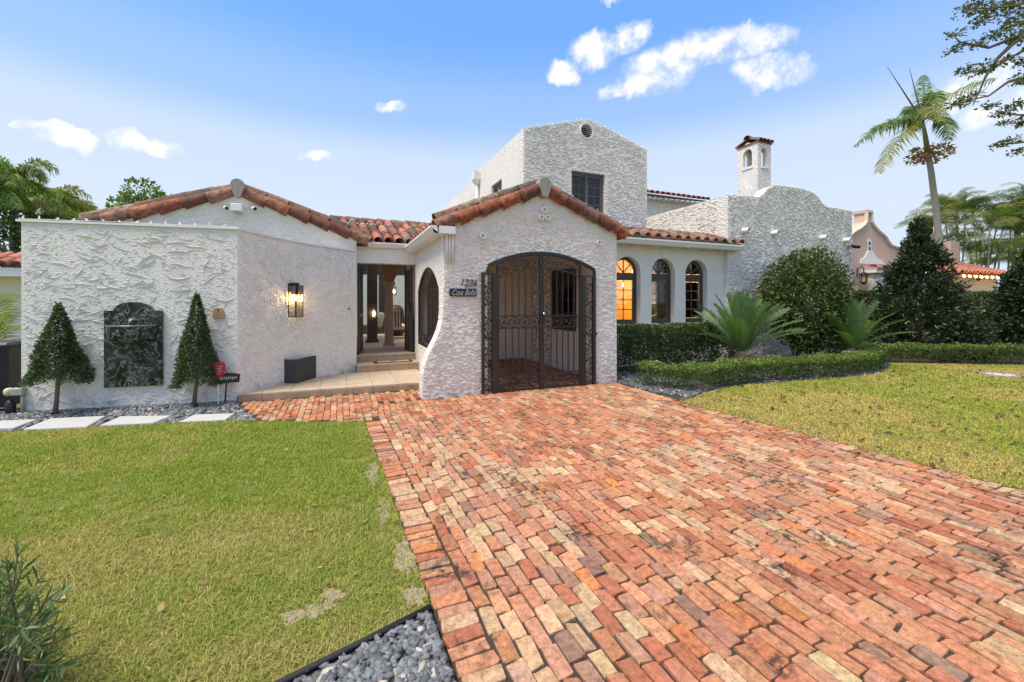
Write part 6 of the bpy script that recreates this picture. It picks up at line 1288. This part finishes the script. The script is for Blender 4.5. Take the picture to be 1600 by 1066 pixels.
# shrub in the near left corner of the lawn: long narrow leaves
g = np.random.default_rng(151); b = G(2, 1115); fs_ = thing('narrow_leaf_shrub', b, 'green shrub with long narrow leaves at the lawn edge opposite the garden wall', 'shrub'); PP, DD = [], []
tips = [(36, 890), (0, 905), (80, 930), (15, 950), (62, 965), (95, 1000), (30, 1000), (60, 1050), (0, 1040), (100, 1040), (28, 862), (10, 880), (60, 905), (100, 925), (75, 950), (45, 935), (20, 930), (90, 985), (55, 990), (30, 975), (70, 1030), (40, 1030), (10, 1000), (-20, 900), (-40, 950), (-10, 960), (85, 1050), (20, 1060), (-60, 1000), (-80, 930), (-30, 860), (50, 1070)]
for (u, v) in tips:
    e_ = np.array(ipt(u, v, 1.82+g.normal(0, .12))); p0 = np.array(b)+np.array([g.normal(0, .04), g.normal(0, .04), 0]); mid = (p0+e_)/2+np.array([0, 0, .10]); MB().tube([tuple(p0), tuple(mid), tuple(e_)], [.007, .005, .002], 5).build('stem', M['bark'], fs_); 
    for t in np.linspace(.45, 1, 30):
        p = (1-t)**2*p0+2*t*(1-t)*mid+t*t*e_; ax = unit(2*(1-t)*(mid-p0)+2*t*(e_-mid)); PP.append(p); DD.append(ax*.9+g.normal(0, .55, 3)+np.array([0, 0, .15]))
PP, DD = np.array(PP), np.array(DD); leaves('foliage', fs_, PP, DD, .088*(.6+.6*g.random(len(PP))), .12, 'glossy_leaf', lcol(g, len(PP), (.11, .18, .06), .4, (.19, .26, .12), .3), g, .1)
# ------------------------------------------------------------------ neighbours
YP = 10.6; ph = thing('pink_house', (19, YP, 0), 'pink stucco neighbouring house with a curvy mission gable', 'house')
hp = [(1360.5, 333), (1361, 348), (1365, 355), (1371, 361.5), (1378, 367), (1383, 372), (1387, 379), (1391, 384), (1400, 387), (1445, 393)]; hr = [PY(u, v, YP) for u, v in hp]; xc_ = PY(1357, 340, YP).x
rt2 = [(p.x, p.z) for p in hr]; lf2 = [(2*xc_-x, z) for x, z in rt2][::-1]
MB().slab([[(lf2[0][0], -.02)]+lf2+rt2+[(rt2[-1][0], -.02)]], FXZ(YP), .45).build('wall', M['stucco_pink'], ph)
MB().tube([(x, YP-.02, z+.02) for x, z in lf2+rt2], .075, 6).build('coping', M['stucco_peach'], ph)
MB().box((xc_-.22, YP-.06, rt2[0][1]-.02), (xc_+.22, YP+.5, rt2[0][1]+.10)).build('finial', M['stucco_pink'], ph)
v_ = PY(1358, 384, YP); MB().slab([arch(v_.x-.14, v_.x+.14, v_.z-.3, v_.z+.15, v_.z+.28, 10)], FXZ(YP-.02), .018).build('niche', M['trim'], ph)
for k in range(2): MB().box((v_.x-.06, YP-.03, v_.z-.2+.22*k), (v_.x+.06, YP-.021, v_.z-.06+.22*k)).build('niche_opening', M['black'], ph)
pe = [PY(u, v, YP) for u, v in ((1343, 412), (1344, 406), (1350, 402), (1353, 396), (1355, 392), (1362, 392), (1365, 398), (1369, 404), (1377, 408), (1380, 413))]
MB().slab([[(p.x, p.z) for p in pe]], FXZ(YP-.05), .048).build('pediment', M['trim'], ph)
a0, a1 = PY(1345, 419, YP), PY(1386, 424, YP); aw = MB().box((a0.x, YP-.55, a0.z-.22), (a1.x, YP-.003, a0.z-.10)).build('awning', M['trim'], ph)
for k in range(4): put_tile(TM['tile_new'], aw, (a0.x-.02+.5*k, YP-.45, a0.z-.02), (1, 0, 0), (0, -.6, 1), 1.25)
MB().box((a0.x+.1, YP-.3, .5), (a1.x-.1, YP-.003, a0.z-.23)).build('porch_wall', M['stucco_peach'], ph)
MB().slab([[(a0.x+.05, a0.z-.5), (a0.x+.2, a0.z-1.3), (a0.x+.45, a0.z-1.3), (a1.x, a0.z-.38), (a1.x, a0.z-.23), (a0.x+.9, a0.z-.35)]], FXZ(YP-.40), .09).build('bracket', M['trim'], ph)
def carriage(u, v, Y, s, label):
    p = PY(u, v, Y); t = thing('carriage_lantern', (p.x, Y-.2, p.z-.3*s), label, 'lantern'); x, y, z = p.x, Y-.22, p.z
    MB().tube([(x-.05, Y-.004, z+.1*s), (x-.05, Y-.02, z+.42*s), (x-.02, y+.04, z+.5*s), (x, y, z+.4*s), (x, y, z+.27*s)], .022*s, 6).build('bracket', M['iron'], t)
    MB().lathe([(.02, .30*s), (.05*s, .27*s), (.17*s, .18*s), (.15*s, .16*s)], (x, y, z), 8).build('roof', M['iron'], t); MB().lathe([(.135*s, .155*s), (.10*s, -.14*s)], (x, y, z), 6).build('glass_body', M['lamp_glass'], t)
    MB().lathe([(.11*s, -.14*s), (.10*s, -.18*s), (.02, -.26*s)], (x, y, z), 8).build('base', M['iron'], t)
    for k in range(6): a = k*math.pi/3; MB().tube([(x+.14*s*math.cos(a), y+.14*s*math.sin(a), z+.16*s), (x+.105*s*math.cos(a), y+.105*s*math.sin(a), z-.14*s)], .010, 4).build('bar', M['iron'], t)
carriage(1340, 436, YP, 1.0, 'black carriage lantern on the pink house beside the awning')
YQ = 10.2; q0, q1 = PY(1487, 428, YQ), PY(1572, 422, YQ); ze = q0.z
MB().box((q0.x+.3, YQ+.3, -.02), (q1.x-.2, YQ+6, ze+.05)).build('wall', M['stucco_peach'], ph)
pr_ = MB().add([(q0.x, YQ-.2, ze), (q1.x+.3, YQ-.2, ze), (q1.x+.3, YQ+4, ze+1.45), (q0.x+.1, YQ+4, ze+1.45), (q0.x, YQ-.2, ze-.12), (q1.x+.3, YQ-.2, ze-.12), (q1.x+.3, YQ+4, ze+1.3), (q0.x+.1, YQ+4, ze+1.3)], [(0,1,2,3),(7,6,5,4),(0,4,5,1),(1,5,6,2),(2,6,7,3),(3,7,4,0)]).build('roof', M['tile_new'], ph)
k = 0
while q0.x+.15+.36*k < q1.x+.3:
    for j in range(9): put_tile(TM['tile_new'], pr_, (q0.x+.15+.36*k, YQ-.28+.45*j, ze+.05+.158*j), (0, 1, .36), (0, -.33, 1), 1.25, .015)
    k += 1
c_ = PY(1482, 385, YQ+2.6); MB().box((c_.x-.5, YQ+2.3, ze), (c_.x+.45, YQ+3.2, c_.z+.25)).build('chimney_block', M['stucco_pink'], ph)
carriage(1519, 433, YQ+.3, .8, 'black carriage lantern on the peach wing under the tile eave')
for k in range(9):
    wb = thing('eave_bulb', (q0.x+.5+.55*k, YQ-.24, ze-.1), 'small lit warm bulb under the red tile eave of the peach wing', 'bulb', 'lit bulbs under the neighbouring eave'); MB().lathe([(.01, 0), (.04, .03), (.04, .07), (.01, .1)], (q0.x+.5+.55*k, YQ-.24, ze-.16), 8).build('globe', M['bulb'], wb, True); MB().lathe([(.02, 0), (.02, .05)], (q0.x+.5+.55*k, YQ-.24, ze-.06), 6).build('socket', M['black'], wb)
YZ = 14.0; z_ = PY(15, 424, YZ); nl_ = thing('neighbour_house', (z_.x-2, YZ, 0), 'white neighbouring house with red clay tile eave past the garden wall', 'house')
MB().box((z_.x-6, YZ, -.02), (z_.x+2, YZ+5, z_.z-.02)).build('wall', M['stucco_smooth'], nl_); fr_ = MB().box((z_.x-6, YZ-.45, z_.z-.14), (z_.x+2.2, YZ-.003, z_.z+.06)).build('fascia', M['trim'], nl_)
for k in range(22):
    for j in range(2): put_tile(TS['tile_new'], fr_, (z_.x-3+.24*k, YZ-.5+.32*j, z_.z+.14+.13*j), (0, 1, .4), (0, -.35, 1), 1.15)
# ------------------------------------------------------------------ utility cover and mini string lights
p = G(1563, 586.5); uc = thing('utility_cover', (p.x, p.y, 0), 'round grey concrete utility cover set in the hedged lawn', 'cover')
MB().lathe([(.36, 0), (.36, .018), (.33, .024)], (p.x, p.y, 0), 24).build('ring', M['concrete_dark'], uc, True); MB().lathe([(.24, .0241), (.23, .03)], (p.x, p.y, 0), 20).build('lid', M['concrete'], uc, True)
def string_lights(pts, label, step=.17, seed=1):
    pts = [Vector(p) for p in pts]; g = random.Random(seed); t = thing('string_lights', pts[0], label, 'string lights', None)
    W_ = []; dist = 0; bm_ = MB().lathe([(.004, 0), (.012, .012), (.013, .03), (.004, .055)], (0, 0, 0), 6).mesh('bulb', M['mini_bulb'])
    for a, b in zip(pts[:-1], pts[1:]):
        L_ = (b-a).length; n = max(1, int(L_/step))
        for i in range(n):
            p = a.lerp(b, i/n)+Vector((0, 0, .012+g.uniform(0, .015))); W_.append(p); inst('bulb', bm_, t, Matrix.Translation(p) @ Matrix.Rotation(g.uniform(-1, 1), 4, 'Y') @ Matrix.Rotation(g.uniform(-.9, .9), 4, 'X'))
    W_.append(pts[-1]+Vector((0, 0, .012))); MB().tube(W_, .004, 4).build('wire', M['trim'], t)
string_lights([(A0.x, A0.y+.02, ZT+.037), (A1.x, A1.y+.02, ZT+.037)], 'unlit mini string lights along the top of the straight garden wall', .2, 1)
string_lights([(x20, Y2+.03, z2), (xm-.25, Y2+.03, zp-.03), (xm, Y2+.03, zp), (xm+.25, Y2+.03, zp-.03), (x21, Y2+.03, z2-.02)], 'unlit mini string lights along the top of the two-storey gable', .16, 2)
string_lights([(p.x, YB+.03, p.z) for p in pp], 'unlit mini string lights along the curved parapet', .2, 3)
string_lights([(1.6, YG+.1, rz(1.6)+.24), (gP[0]-.2, YG+.1, rz(gP[0]-.2)+.24)], 'unlit mini string lights on the garage gable slope facing the entry', .3, 4)
string_lights([(5.6, YG+.1, rz(5.6)+.24), (gP[0]+.2, YG+.1, rz(gP[0]+.2)+.24)], 'unlit mini string lights on the garage gable slope facing the arched windows', .3, 5)
